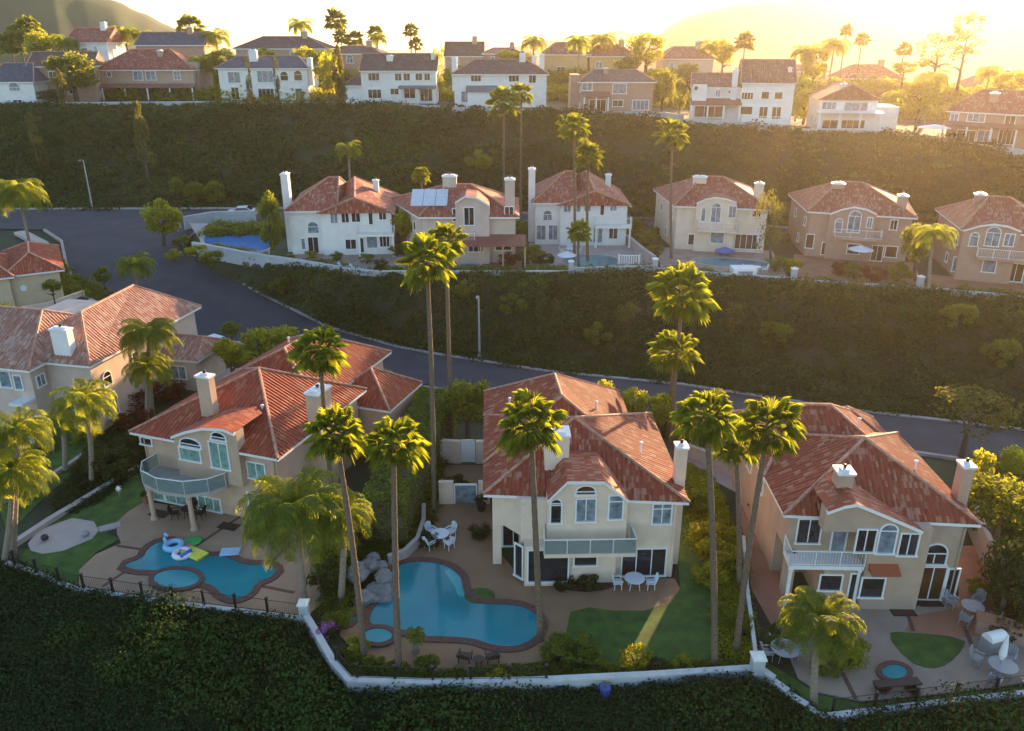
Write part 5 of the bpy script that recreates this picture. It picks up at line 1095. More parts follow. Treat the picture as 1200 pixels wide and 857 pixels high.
for lb, px, z, rad, m_, n_, xr, yr in [
 ('thick planting between the peach villa and the large pool', [(380, 640), (430, 600), (470, 520), (535, 480), (522, 520), (508, 600), (500, 625), (470, 650), (445, 662), (418, 672), (412, 720), (392, 745), (378, 720)], 0, (.4, 1.0), L_TREE, 1400, (-16, -2), (33, 68)),
 ('planting along the right side of the cream villa', [(803, 545), (835, 560), (868, 640), (880, 785), (850, 778), (838, 660), (812, 640)], 0, (.35, .9), L_YELL, 900, (9, 20), (32, 60)),
 ('green belt beside the road behind the lower row', [(520, 462), (690, 478), (880, 500), (900, 520), (880, 532), (790, 512), (690, 500), (525, 490)], 0, (.6, 1.2), L_TREE, 900, (-8, 24), (52, 70)),
 ('dense planting along the right edge beside the tan villa', [(1142, 590), (1150, 540), (1250, 560), (1250, 790), (1205, 750), (1178, 710), (1160, 650)], 0, (.6, 1.4), L_TREE, 1500, (22, 50), (33, 58)),
 ('low planting inside the near garden wall', [(402, 760), (440, 778), (500, 790), (640, 782), (700, 788), (860, 778), (880, 788), (620, 803), (415, 803)], 0, (.25, .55), L_TREE, 900, (-10, 14), (31, 38)),
 ('shrub bed between the two left gardens', [(112, 520), (170, 478), (176, 548), (160, 550), (105, 590), (70, 606), (60, 590)], .2, (.35, .8), L_DARK, 1000, (-40, -22), (44, 64)),
 ('bright shrubbery between the road and the peach villa', [(232, 425), (262, 415), (290, 410), (350, 392), (440, 425), (500, 455), (470, 470), (420, 440), (350, 405), (290, 425), (240, 440)], .8, (.5, 1.1), L_YELL, 1200, (-38, -6), (60, 82)),
 ('verge planting at the road corner by the beige house', [(20, 330), (75, 318), (95, 330), (150, 350), (200, 372), (130, 350), (60, 350)], 2.4, (.4, .9), L_TREE, 900, (-68, -38), (80, 104))]:
    cover('garden_planting', lb, n_ * 3, xr, yr, rad, 75, .09, m_, inpx(px, z), len(lb), .9, False)
cover('garden_planting', 'planting along the wall in the middle-row yards', 9000, (-42, 62), (78, 106), (.4, .9), 60, .13, L_TREE, lambda P_: (dist_poly(P_, MID) < -.3) & (P_[:, 1] < np.interp(P_[:, 0], mx_, my_) + 1.9) & (nz(P_, .2, 3) > -.15), 71, .9, False)
cover('garden_planting', 'planting between the backs of the middle row and the upper road', 2600, (-42, 62), (105, 115), (.8, 1.8), 70, .2, L_TREE, lambda P_: (P_[:, 1] > 109 - np.clip(P_[:, 0] - 30, 0, 40) * .3) & (dist_poly(P_, MID) < 0), 72, .9, False)
cover('garden_planting', 'planting along the crest wall of the ridge yards', 6000, (-110, 90), (120, 170), (.5, 1.1), 50, .2, L_TREE, lambda P_: (dist_poly(P_, TOP) < -.2) & (dist_poly(P_, TOP) > -2.2) & (nz(P_, .12, 3) > -.02), 73, .9, False)
cover('garden_planting', 'trees and shrubs massed between the two ridge rows', 2600, (-130, 130), (174, 196), (1.4, 3.2), 120, .34, L_YELL, lambda P_: nz(P_, .08, 5) > -.15, 74, .95, False)
# ------------------------------------------------------------------ yards: paving, lawns, pools
M_PAVE_D = mat('brown_paving', (.27, .155, .085), .85, .14, .6, .3, 30); M_PAVE_C = mat('tan_paving', (.34, .225, .145), .85, .14, .5, .3, 30)
M_PAVE_E = mat('grey_tan_paving', (.31, .235, .175), .85, .15, .6, .3, 30); M_PINKP = mat('rosy_paving', (.33, .15, .085), .85, .15, .7, .3, 30)
M_BRICKB = mat('brick_band', (.13, .06, .045), .85, .3, 6, .5, 20); M_SAND = mat('pale_court', (.38, .33, .31), .9, .08, .8, .2, 30); M_MIDP = mat('mid_yard_paving', (.33, .25, .20), .9, .2, .8, .2, 20)
M_WATER = None
def water(name, c0, c1, rough=.1):
    m = bpy.data.materials.new(name); m.use_nodes = True; n = m.node_tree; b = n.nodes['Principled BSDF']; b.inputs['Roughness'].default_value = rough; b.inputs['Specular IOR Level'].default_value = .3
    tc = n.nodes.new('ShaderNodeTexCoord'); nz = n.nodes.new('ShaderNodeTexNoise'); nz.inputs['Scale'].default_value = .22; nz.inputs['Detail'].default_value = 2
    cr = n.nodes.new('ShaderNodeValToRGB'); cr.color_ramp.elements[0].color = (*c0, 1); cr.color_ramp.elements[1].color = (*c1, 1); cr.color_ramp.elements[0].position = .35; cr.color_ramp.elements[1].position = .7
    n.links.new(tc.outputs['Object'], nz.inputs['Vector']); n.links.new(nz.outputs[0], cr.inputs[0]); n.links.new(cr.outputs[0], b.inputs['Base Color'])
    n2 = n.nodes.new('ShaderNodeTexNoise'); n2.inputs['Scale'].default_value = 2.2; n2.inputs['Detail'].default_value = 3; bp = n.nodes.new('ShaderNodeBump'); bp.inputs['Strength'].default_value = .25; bp.inputs['Distance'].default_value = .03
    n.links.new(tc.outputs['Object'], n2.inputs['Vector']); n.links.new(n2.outputs[0], bp.inputs['Height']); n.links.new(bp.outputs[0], b.inputs['Normal']); return m
M_WATER = water('pool_water', (.006, .17, .215), (.014, .26, .30)); M_WATERB = water('blue_pool_water', (.005, .12, .38), (.01, .18, .48)); M_SPA = water('spa_water', (.02, .24, .27), (.03, .30, .33))
Z0 = lambda x, y: 0.0
def smooth_poly(P_, it=2):
    for _ in range(it):
        q = []
        for i in range(len(P_)):
            a, b = Vector(P_[i]), Vector(P_[(i + 1) % len(P_)]); q += [a.lerp(b, .25), a.lerp(b, .75)]
        P_ = q
    return [tuple(p) for p in P_]
def pave(name, px, m, z=0.0, th=.02, sm=0, dz=-.2, **kw):
    P_ = pts(px, z); P_ = smooth_poly(P_, sm) if sm else P_
    s = MB(); s.prism([tuple(p) for p in P_], z + dz, z + th)
    s.f = [f for f in s.f]
    o = s.build(name, m); 
    for k, v in kw.items(): o[k] = v
    return o
def offset(P_, d):
    P_ = [Vector(p) for p in P_]; n = len(P_); A_ = sum(P_[i].x * P_[(i + 1) % n].y - P_[(i + 1) % n].x * P_[i].y for i in range(n)); sg = 1 if A_ > 0 else -1; r_ = []
    for i in range(n):
        t = (P_[(i + 1) % n] - P_[i - 1]).normalized(); r_.append(tuple(P_[i] + Vector((t.y, -t.x)) * d * sg))
    return r_
def ring(P_, wd, z0, z1):
    q = offset(P_, wd); n = len(P_); s = MB()
    v = [(*p, z0) for p in P_] + [(*p, z1) for p in P_] + [(*p, z0) for p in q] + [(*p, z1) for p in q]; f = []
    for i in range(n):
        j = (i + 1) % n; f += [(i, j, n + j, n + i), (n + i, n + j, 3 * n + j, 3 * n + i), (2 * n + i, 3 * n + i, 3 * n + j, 2 * n + j)]
    s.add(v, f); return s
def pool(label, px, z=0, m=None, cope=M_BRICKB, wd=.45, sm=2, zt=.055, cat='pool', name='swimming_pool'):
    P_ = smooth_poly(pts(px, z), sm) if len(px) > 2 else px; c = sum((Vector(p) for p in P_), Vector((0, 0))) / len(P_)
    root = thing(name, label, cat, (c.x, c.y, z)); L_ = [(p[0] - c.x, p[1] - c.y) for p in P_]
    ring(L_, wd, -.1, zt + .03).build('coping', cope, root)
    w_ = MB(); w_.prism(L_, -.1, zt - .015); w_.build('water', m or M_WATER, root); return root
def ell(cx, cy, rx, ry, n=20): return [(cx + rx * math.cos(2 * math.pi * i / n), cy + ry * math.sin(2 * math.pi * i / n)) for i in range(n)]
# C yard
pave('patio', [(137, 612), (150, 600), (170, 588), (250, 600), (330, 612), (395, 640), (398, 690), (368, 715), (356, 726), (250, 712), (92, 693), (93, 668), (112, 650), (142, 637), (137, 625)], M_PAVE_C, kind='structure')
pave('lawn', [(22, 655), (60, 610), (112, 580), (160, 552), (176, 590), (150, 603), (138, 612), (120, 622), (140, 632), (112, 648), (93, 668), (90, 690), (40, 668)], L_LAWN, th=.015, kind='stuff', label='clipped green lawn strip left of the peach villa')
pave('lawn', [(0, 600), (0, 560), (60, 530), (105, 545), (60, 575), (10, 625)], L_LAWN, th=.012, kind='stuff', label='shaded lawn below the pinkish-roofed house')
pave('lawn', [(0, 535), (40, 505), (100, 500), (120, 520), (70, 545), (0, 570)], L_LAWN, z=.02, th=.03, kind='stuff', label='lawn in front of the white porch')
pave('court', [(33, 638), (45, 622), (85, 608), (110, 612), (116, 622), (108, 632), (75, 646), (50, 650), (36, 646)], M_SAND, th=.06, kind='structure')
pave('path', [(115, 618), (140, 612), (142, 617), (117, 624)], M_SAND, th=.05, kind='structure')
pool('free-form pool with inflatable toys in front of the peach villa', [(142, 663), (167, 655), (173, 643), (187, 635), (203, 634), (215, 645), (240, 653), (263, 652), (287, 663), (313, 662), (327, 668), (317, 678), (300, 684), (293, 697), (277, 704), (260, 698), (250, 687), (233, 683), (228, 674), (207, 668), (187, 670), (157, 669)], sm=1)
pool('round spa beside the free-form pool of the peach villa', ell(207, 680, 27, 11), m=M_SPA, sm=0, wd=.3, zt=.12, cat='spa', name='spa')
for a, b in (((137, 640), (173, 645)), ((230, 640), (290, 600)), ((310, 668), (345, 632)), ((300, 686), (345, 695)), ((120, 688), (150, 668))):
    p, q = at(*a), at(*b); d = (q - p).xy.normalized(); n_ = Vector((-d.y, d.x)) * .12
    s = MB(); s.prism([tuple(p.xy - n_), tuple(q.xy - n_), tuple(q.xy + n_), tuple(p.xy + n_)], 0, .026); tag(s.build('brick_band', M_BRICKB), kind='structure')
# D yard
pave('patio', [(512, 588), (575, 585), (578, 640), (612, 678), (790, 678), (797, 690), (786, 706), (755, 716), (720, 716), (690, 712), (668, 718), (664, 740), (662, 765), (640, 775), (600, 780), (545, 792), (490, 790), (430, 775), (398, 745), (398, 722), (440, 690), (462, 655), (500, 640), (508, 615)], M_PAVE_D, kind='structure')
pave('lawn', [(664, 740), (668, 718), (690, 712), (720, 716), (755, 716), (786, 706), (797, 690), (792, 640), (800, 600), (822, 600), (836, 700), (846, 778), (760, 786), (664, 776)], L_LAWN, th=.015, kind='stuff', label='shaded lawn with a sunlit strip right of the large pool')
pool('large free-form blue pool in front of the cream villa', [(466, 668), (470, 661), (500, 658), (525, 664), (541, 676), (543, 692), (551, 704), (570, 709), (602, 709), (626, 717), (635, 733), (626, 750), (606, 759), (578, 758), (555, 749), (519, 747), (495, 747), (471, 738), (450, 738), (433, 732), (434, 720), (443, 707), (457, 700)], sm=2)
_p = bpy.context.scene.objects.get('swimming_pool.001'); c_ = _p.location
for k, dd in enumerate((0, 1)):
    q_ = [at(a + (-5 * dd if i < 4 else 0), b, 0) for i, (a, b) in enumerate([(526, 667), (539, 678), (541, 691), (546, 701), (536, 697), (532, 687), (522, 672)])]
    s = MB(); s.prism([(p.x - c_.x, p.y - c_.y) for p in q_], -.05, .043 + .004 * dd); s.build('step', water('step_water_%d' % k, (.03 + .02 * dd, .30 + .04 * dd, .34 + .03 * dd), (.05, .36, .40)), _p)
pool('small round spa at the left end of the large pool', ell(443, 747, 17, 8.5), m=M_SPA, sm=0, wd=.3, zt=.14, cat='spa', name='spa')
pool('narrow blue basin left of the large pool spa', [(398, 733), (412, 722), (421, 724), (408, 736)], sm=1, wd=.2, cat='basin', name='water_basin')
pave('lawn', ell(562, 699, 18, 9), L_LAWN, th=.07, kind='stuff', label='small oval of grass at the bend of the large pool')
pave('flower_bed', ell(686, 685, 34, 9), mat('bed_soil', (.05, .032, .022), .95, .4, 2, .8, 12), th=.06, kind='structure')
pave('path', [(520, 545), (572, 545), (575, 590), (512, 592)], M_PAVE_D, th=.018, kind='structure')
# E yard
pave('patio', [(872, 640), (912, 640), (918, 700), (1065, 713), (1120, 700), (1140, 690), (1165, 720), (1200, 755), (1205, 800), (1120, 812), (1010, 822), (960, 812), (935, 795), (915, 745)], M_PAVE_E, kind='structure')
pave('patio', [(862, 560), (905, 560), (912, 640), (916, 712), (975, 722), (905, 735), (880, 690)], M_PINKP, th=.024, kind='structure')
pave('patio', [(1118, 640), (1150, 640), (1180, 740), (1130, 748), (1060, 740), (1070, 722), (1125, 712)], M_PINKP, th=.024, kind='structure')
pave('lawn', [(1038, 743), (1060, 741), (1132, 749), (1128, 762), (1110, 780), (1090, 785), (1064, 776)], L_LAWN, th=.06, sm=1, kind='stuff', label='oval lawn in the paved right-hand yard')
pave('lawn', [(962, 742), (1005, 755), (1014, 772), (1000, 784), (970, 775)], L_LAWN, th=.06, sm=1, kind='stuff', label='small lawn patch under the low feather palm')
pave('lawn', [(880, 770), (905, 780), (960, 815), (1010, 826), (1200, 805), (1200, 815), (970, 838), (905, 800)], L_LAWN, th=.03, kind='stuff', label='planted strip inside the right-hand wall')
pool('small round plunge pool in the right-hand yard', ell(1048, 789, 15, 8.5), m=M_SPA, sm=0, wd=.28, zt=.10, cat='spa', name='spa')
for a, b in (((1062, 714), (1070, 740)), ((985, 785), (1003, 820)), ((1130, 735), (1140, 760)), ((990, 722), (1010, 757))):
    p, q = at(*a), at(*b); d = (q - p).xy.normalized(); n_ = Vector((-d.y, d.x)) * .12
    s = MB(); s.prism([tuple(p.xy - n_), tuple(q.xy - n_), tuple(q.xy + n_), tuple(p.xy + n_)], 0, .035); tag(s.build('brick_band', M_BRICKB), kind='structure')
# drives behind the lower row
pave('driveway', [(800, 520), (905, 560), (905, 600), (870, 580), (800, 545)], M_SAND, th=.015, kind='structure')
pave('driveway', [(225, 450), (262, 400), (290, 400), (262, 452)], M_SAND, z=.9, th=.03, dz=-.6, kind='structure')
pave('driveway', [(45, 372), (95, 345), (112, 352), (60, 385)], M_SAND, z=2.4, th=.03, dz=-.5, kind='structure')
# middle yards
for px, m_ in (([(335, 298), (462, 296), (500, 306), (500, 319), (440, 320), (345, 307)], M_MIDP), ([(500, 306), (612, 306), (612, 320), (500, 319)], M_PAVE_D), ([(620, 285), (745, 285), (765, 300), (765, 317), (620, 320)], M_SAND), ([(770, 290), (905, 294), (925, 328), (775, 317)], M_MIDP), ([(930, 298), (1070, 308), (1085, 340), (935, 330)], M_PINKP), ([(1090, 322), (1230, 335), (1230, 352), (1085, 340)], M_PINKP), ([(222, 262), (300, 262), (320, 300), (240, 290)], M_SAND)):
    pave('patio', px, m_, z=6, th=.02, kind='structure')
pool('bright blue pool at the left end of the middle row', [(238, 277), (262, 272), (300, 272), (316, 280), (318, 293), (290, 297), (262, 292), (240, 288)], z=6, m=M_WATERB, cope=M_SAND, wd=.5)
pool('teal pool in front of the central white villa', [(655, 303), (690, 299), (718, 301), (728, 307), (715, 313), (665, 313)], z=6, cope=M_SAND, wd=.4)
pool('dark pool in front of the cream middle-row villa', [(812, 302), (870, 304), (905, 309), (905, 317), (860, 315), (815, 309)], z=6, cope=M_SAND, wd=.4)
pool('small pool in front of the solar-panelled villa', [(520, 311), (560, 310), (575, 314), (555, 318), (525, 317)], z=6, cope=M_SAND, wd=.3)

# ------------------------------------------------------------------ walls and fences
M_WALLB = mat('bluish_white_wall', (.42, .44, .44), .85, .1, 1.5, .3, 20)
M_WCAP = mat('weathered_wall_cap', (.48, .50, .50), .8, .12, 2)
def wall(label, px, z=0, h=.9, t=.28, m=None, name='garden_wall', zf=None, cap=True):
    if zf:      # the foot follows the crest of the slope
        P_ = []
        for a, b in px:
            q = at(a, b, zf(a)); P_.append(q)
    else: P_ = [at(a, b, z) for a, b in px]
    root = thing(name, label, 'wall', P_[0], 0, 'garden walls'); O = P_[0]
    L_ = [(p - O).xy for p in P_]; Zs = [p.z - O.z for p in P_]; s = MB(); c = MB()
    def strip(mb, wd, z0, z1):
        n = len(L_); lf, rt = [], []
        for i in range(n):
            a = (L_[i] - L_[max(i - 1, 0)]); b = (L_[min(i + 1, n - 1)] - L_[i]); a = a.normalized() if a.length else b.normalized(); b = b.normalized() if b.length else a
            d = (a + b).normalized(); k = 1 / max(.4, d.dot(a)); nn = Vector((-d.y, d.x)) * wd / 2 * k; lf.append(L_[i] + nn); rt.append(L_[i] - nn)
        v = []
        for p, q, zo in zip(lf, rt, Zs): v += [(*p, z0 + zo), (*p, z1 + zo), (*q, z1 + zo), (*q, z0 + zo)]
        f = [(4 * i + a, 4 * i + (a + 1) % 4, 4 * i + 4 + (a + 1) % 4, 4 * i + 4 + a) for i in range(n - 1) for a in range(4)] + [(3, 2, 1, 0), (4 * n - 4, 4 * n - 3, 4 * n - 2, 4 * n - 1)]
        mb.add(v, f)
    strip(s, t, -1.2, h - .08); s.build('wall_body', m or M_WALLB, root)
    if cap: strip(c, t + .08, h - .08, h + .02); c.build('coping', M_WCAP if m is None else m, root)
    return root
def pillar(label, px, py, z=0, h=1.7, w_=.5):
    b = at(px, py, z); r_ = thing('wall_pillar', label, 'pillar', b, 0, 'white wall pillars'); s = MB(); s.box(-w_ / 2, w_ / 2, -w_ / 2, w_ / 2, -.6, h); s.build('shaft', M_WALLB, r_)
    c = MB(); c.box(-w_ / 2 - .06, w_ / 2 + .06, -w_ / 2 - .06, w_ / 2 + .06, h, h + .1); c.add([(-w_ / 2, -w_ / 2, h + .1), (w_ / 2, -w_ / 2, h + .1), (w_ / 2, w_ / 2, h + .1), (-w_ / 2, w_ / 2, h + .1), (0, 0, h + .25)], [(0, 1, 4), (1, 2, 4), (2, 3, 4), (3, 0, 4), (3, 2, 1, 0)]); c.build('cap', M_TRIM, r_)
wall('low pale wall along the near edge, from the corner to the dividing pillar', [(357, 727), (372, 752), (392, 787), (410, 808), (500, 811), (620, 809), (760, 802), (884, 794)], h=.7)
wall('low pale wall under the black fence of the free-form pool yard', [(0, 658), (40, 672), (90, 692), (200, 708), (300, 720), (357, 727)], h=.12)
for i, (a, b, h_) in enumerate([((887, 793), (905, 806), .7), ((905, 806), (922, 818), .5), ((922, 818), (945, 832), .35), ((945, 832), (970, 845), .2)]):
    wall(['highest step', 'second step', 'third step', 'lowest step'][i] + ' of the stepped wall beside the dividing pillar', [a, b], h=h_)
wall('long pale wall along the near edge of the right-hand yard', [(970, 845), (1030, 838), (1110, 828), (1230, 815)], h=.35)
pillar('white pillar at the near end of the wall between cream and tan villas', 885, 797, h=1.5, w_=.6); pillar('white pillar at the corner between the two lower pool yards', 358, 729, h=1.3, w_=.5)
wall('thin white wall between the cream and the tan villa yards', [(870, 640), (874, 700), (885, 790)], h=.8, t=.12)
wall('tall grey wall running along the right side of the tan villa', [(1136, 620), (1150, 655), (1172, 703)], h=1.9, t=.25, m=mat('grey_garden_wall', (.36, .33, .31), .9, .1, 1.2, .3, 20))
wall('curved pale garden wall above the rock waterfall', [(455, 662), (475, 655), (490, 640), (497, 618), (497, 600)], h=.7, t=.2, m=M_SAND)
wall('white retaining wall sweeping behind the cream villa to the road', [(800, 535), (835, 548), (870, 562), (905, 575)], h=1.2, m=M_SAND)
wall('cream side wall with gate beside the cream villa, front', [(515, 590), (532, 590)], h=1.8, m=M_CREAM); wall('cream side wall right of the gate beside the cream villa', [(561, 590), (574, 590)], h=1.8, m=M_CREAM)
wall('cream rear garden wall left of the cream villa', [(508, 540), (540, 542)], h=1.9, m=M_CREAM); wall('cream rear wall beside the small white gate', [(558, 542), (572, 542)], h=1.9, m=M_CREAM)
wall('narrow concrete edging wall between the two left gardens', [(10, 645), (60, 612), (110, 582), (162, 550)], h=.35, t=.35, m=M_SAND)
wall('narrow concrete edging of the upper left garden', [(0, 592), (40, 572), (80, 548), (100, 534)], h=.3, t=.25, m=M_SAND)
wall('beige garden wall below the low beige house', [(28, 372), (60, 366), (100, 352)], z=2, h=1.2, m=M_CREAM)
def gate(label, x, y, wd, h_, m, z=0):
    b = at(x, y, z); r_ = thing('garden_gate', label, 'gate', b, 0); s = MB(); s.box(-wd / 2, wd / 2, -.04, .04, .05, h_); s.build('panel', m, r_)
    f = MB(); f.box(-wd / 2 - .08, -wd / 2, -.06, .06, 0, h_ + .1); f.box(wd / 2, wd / 2 + .08, -.06, .06, 0, h_ + .1); f.box(-wd / 2 - .08, wd / 2 + .08, -.07, .07, h_, h_ + .1); f.build('frame', M_TRIM, r_)
gate('white side gate beside the cream villa', 546, 590, 1.5, 1.5, M_BLUEG); gate('small arched white gate in the rear garden wall', 549, 542, .95, 1.9, M_TRIM)
TZ = lambda a: float(np.interp(a, [t[0] for t in TOPW], [t[2] for t in TOPW]))
wall('white crest wall along the ridge, left half', [(-10, 125), (120, 125), (240, 124), (385, 125)], zf=TZ, h=.8, t=.3); wall('white crest wall before the wide white house', [(388, 126), (460, 126), (515, 129)], zf=TZ, h=.7, t=.3)
wall('white crest wall before the hip-roofed white house', [(530, 132), (580, 134), (668, 135)], zf=TZ, h=.9, t=.3); wall('white crest wall before the rosy brown house', [(690, 137), (780, 138), (800, 142)], zf=TZ, h=.9, t=.3)
wall('white crest wall before the white porch villa', [(803, 146), (860, 150), (930, 156)], zf=TZ, h=.9, t=.3); wall('white crest wall before the pergola house', [(940, 157), (1040, 160)], zf=TZ, h=.8, t=.3); wall('white crest wall at the right end of the ridge', [(1055, 163), (1120, 172), (1220, 185)], zf=TZ, h=.8, t=.3)
MW = lambda a, b: [(x, y) for x, y in MIDW if a <= x <= b]
wall('white wall along the middle row edge, left part', [(226, 289), (290, 301), (350, 310), (398, 318)], z=6, h=.6); wall('dim wall along the middle row edge below the patio awning', [(402, 319), (440, 323), (560, 323), (668, 323)], z=6, h=.55)
wall('white wall along the middle row edge below the central white villa', [(672, 323), (765, 320)], z=6, h=.9); wall('white wall along the middle row edge below the cream villa', [(768, 320), (830, 325), (925, 332)], z=6, h=.6); wall('white wall along the middle row edge, right part', [(930, 333), (1075, 342), (1230, 356)], z=6, h=.55)
for px, py, lb in ((669, 324, 'central white villa, left end'), (767, 321, 'central white villa, right end'), (929, 333, 'tan middle-row villa, left end'), (1076, 343, 'tan middle-row villa, right end')): pillar('white wall pillar below the ' + lb, px, py, 6, 1.7, .55)
wall('white wall behind the bright blue pool', [(216, 262), (250, 256), (300, 255)], z=6, h=1.0)
wall('curved white steps wall right of the central white villa', [(735, 286), (748, 298), (766, 312)], z=6, h=1.2, t=.4, m=M_SAND)
# black iron fences
def fence(label, px, z=0, n=9, h=1.1, base=.12):
    P_ = [at(a, b, z) for a, b in px]; O = P_[0]; root = thing('iron_fence', label, 'fence', O, 0, 'black iron fences'); L_ = [(p - O) for p in P_]; cum = [0]
    for a, b in zip(L_[:-1], L_[1:]): cum.append(cum[-1] + (b - a).length)
    def pt(t):
        t *= cum[-1]
        for i in range(len(L_) - 1):
            if t <= cum[i + 1] + 1e-6: return L_[i].lerp(L_[i + 1], (t - cum[i]) / max(1e-6, cum[i + 1] - cum[i]))
    for i in range(n):
        p = pt(i / (n - 1)); s = MB(); s.box(p.x - .06, p.x + .06, p.y - .06, p.y + .06, base, h); s.box(p.x - .09, p.x + .09, p.y - .09, p.y + .09, h, h + .06); s.build('post', M_IRON, root)
    r_ = MB()
    for a, b in zip(L_[:-1], L_[1:]):
        for zz in (base + .12, h - .08): r_.tube([a + Vector((0, 0, zz)), b + Vector((0, 0, zz))], .018, 4)
        k = int((b - a).length / .14)
        for j in range(k): p = a.lerp(b, (j + .5) / k); r_.tube([p + Vector((0, 0, base + .12)), p + Vector((0, 0, h - .08))], .006, 3, False)
    r_.build('rails', M_IRON, root)
fence('black iron fence with posts along the free-form pool yard', [(18, 664), (90, 690), (200, 706), (300, 718), (352, 725)], n=11)
fence('black iron fence along the near edge of the large pool yard', [(395, 786), (412, 806), (500, 809), (640, 807)], n=7, base=.6, h=1.5)
fence('black iron fence along the right-hand yard', [(975, 838), (1040, 830), (1120, 820), (1210, 808)], n=6, base=.1, h=1.1)

# ------------------------------------------------------------------ rocks, furniture, toys
rr = random.Random(5)
M_ROCK = mat('grey_rock', (.17, .17, .17), .85, .35, 2, .9, 6)
for i in range(16):
    px, py = rr.uniform(420, 452), rr.uniform(664, 708); b = at(px, py); r_ = rr.uniform(.35, .7); s = MB()
    bm = bmesh.new(); bmesh.ops.create_icosphere(bm, subdivisions=2, radius=r_)
    for v in bm.verts: v.co *= 1 + .35 * noise.noise(v.co * 2.2 + Vector((i * 5, 0, 0)))
    for v in bm.verts: v.co.z *= .75
    me = bpy.data.meshes.new('boulder'); bm.to_mesh(me); bm.free(); me.materials.append(M_ROCK); o = obj('boulder', me, None, (b.x, b.y, r_ * .35 + (py < 690) * .5))
    tag(o, 'grey boulder of the tumbled rock waterfall at the left side of the large pool', 'rock', 'boulders of the pool waterfall')
def chair(name, label, loc, rz, m, group, adir=False):
    t = thing(name, label, 'chair', loc, rz, group); w_ = .56 if not adir else .68; sh = .44 if not adir else .34
    s = MB(); s.box(-w_ / 2, w_ / 2, -.26, .24, sh, sh + .05); s.build('seat', m, t)
    b = MB(); lean_ = .16 if not adir else .38
    for k in range(5): x = -w_ / 2 + .06 + k * (w_ - .12) / 4; b.tube([(x, .23, sh), (x, .23 + lean_, sh + .52 + .06 * (2 - abs(k - 2)))], .045, 4)
    b.build('backrest', m, t)
    for sx in (-1, 1):
        for sy in (-1, 1): l = MB(); l.tube([(sx * (w_ / 2 - .03), sy * .22, 0), (sx * (w_ / 2 - .05), sy * .2, sh)], .03, 5); l.build('leg', m, t)
        a = MB(); a.box(sx * w_ / 2 - .04, sx * w_ / 2 + .04, -.28, .26, sh + .2, sh + .24); a.tube([(sx * w_ / 2, -.22, sh), (sx * w_ / 2, -.22, sh + .2)], .022, 4); a.build('armrest', m, t)
    return t
def table(name, label, loc, r_, m, h_=.73):
    t = thing(name, label, 'table', loc, 0, 'garden tables'); s = MB(); s.lathe([(r_ * .96, h_ - .04), (r_, h_ - .02), (r_, h_), (r_ * .97, h_ + .01)], n=20); s.build('tabletop', m, t)
    for k in range(4): a = k * math.pi / 2 + .78; l = MB(); l.tube([(math.cos(a) * r_ * .7, math.sin(a) * r_ * .7, 0), (math.cos(a) * r_ * .5, math.sin(a) * r_ * .5, h_ - .03)], .028, 5); l.build('leg', m, t)
    return t
M_WPL = mat('white_garden_furniture', (.62, .68, .72), .45, .04); M_DKW = mat('dark_garden_wood', (.045, .025, .018), .6, .2, 6); M_GRF = mat('grey_garden_furniture', (.26, .27, .28), .5, .1)
def dining(where, px, py, m, col, n=4, z=0, rad=1.05, tr=.62, ph=.6):
    b = at(px, py, z + .02); table('garden_table', f'round {col} garden table {where}', b, tr, m)
    names = {4: ['left front', 'right front', 'right back', 'left back'], 3: ['left', 'right', 'back'], 2: ['left', 'right']}[n]
    for k in range(n):
        a = {4: [3.93, 5.50, .79, 2.36], 3: [3.3, 6.1, 1.57], 2: [3.14, 0]}[n][k]
        chair('garden_chair', f'{col} garden chair, {names[k]} of the table {where}', (b.x + math.cos(a) * rad, b.y + math.sin(a) * rad, b.z), a - math.pi / 2, m, 'garden chairs round the tables')
dining('left of the cream villa', 516, 636, M_WPL, 'white', rad=.92); dining('at the sliding doors of the cream villa', 743, 689, M_WPL, 'white', 2, rad=1.0)
dining('right of the tan villa french doors', 1137, 722, M_GRF, 'grey', rad=1.1); dining('under the closed umbrella at right', 1172, 792, M_GRF, 'grey', rad=1.2, tr=.7); dining('near the low feather palm', 918, 772, M_GRF, 'grey-green', 2, rad=.9, tr=.75)
dining('before the central white villa', 668, 298, M_WPL, 'pale', 3, z=6); dining('by the dark middle-row pool', 885, 320, M_WPL, 'pale', 2, z=6)
for px, py, rz, w_ in ((545, 775, 2.9, 'left'), (577, 775, 3.4, 'right')): chair('adirondack_chair', f'dark wooden deck chair, {w_} of the pair by the large pool', at(px, py, .02), rz, M_DKW, 'dark deck chairs', True)
table('side_table', 'small dark side table between the two deck chairs', at(561, 779, .02), .3, M_DKW, .4)
def umbrella(label, px, py, z, closed, m, h_=2.6, r_=1.4):
    t = thing('sun_umbrella', label, 'umbrella', at(px, py, z), 0); p = MB(); p.tube([(0, 0, 0), (0, 0, h_)], .03, 6); p.build('pole', M_GRF, t)
    c = MB(); c.lathe([(.09, h_ - 1.5), (.2, h_ - 1.2), (.16, h_ - .7), (.05, h_ + .05)] if closed else [(r_, h_ - .5), (r_ * .98, h_ - .46), (r_ * .5, h_ - .2), (.05, h_ + .02)], n=8); c.build('canopy', m, t); b = MB(); b.lathe([(.28, 0), (.28, .08), (.06, .12)], n=12); b.build('base', M_GRF, t)
M_CLOTH = mat('white_cloth', (.72, .70, .72), .9, .05, 3)
umbrella('closed white sun umbrella at the right-hand patio table', 1168, 792, .02, True, M_CLOTH); umbrella('closed white sun umbrella right of the cream middle-row villa doors', 886, 300, 6, True, M_CLOTH, 3); umbrella('open white umbrella before the tan middle-row villa', 1006, 310, 6, False, M_CLOTH, 2.3, 1.5)
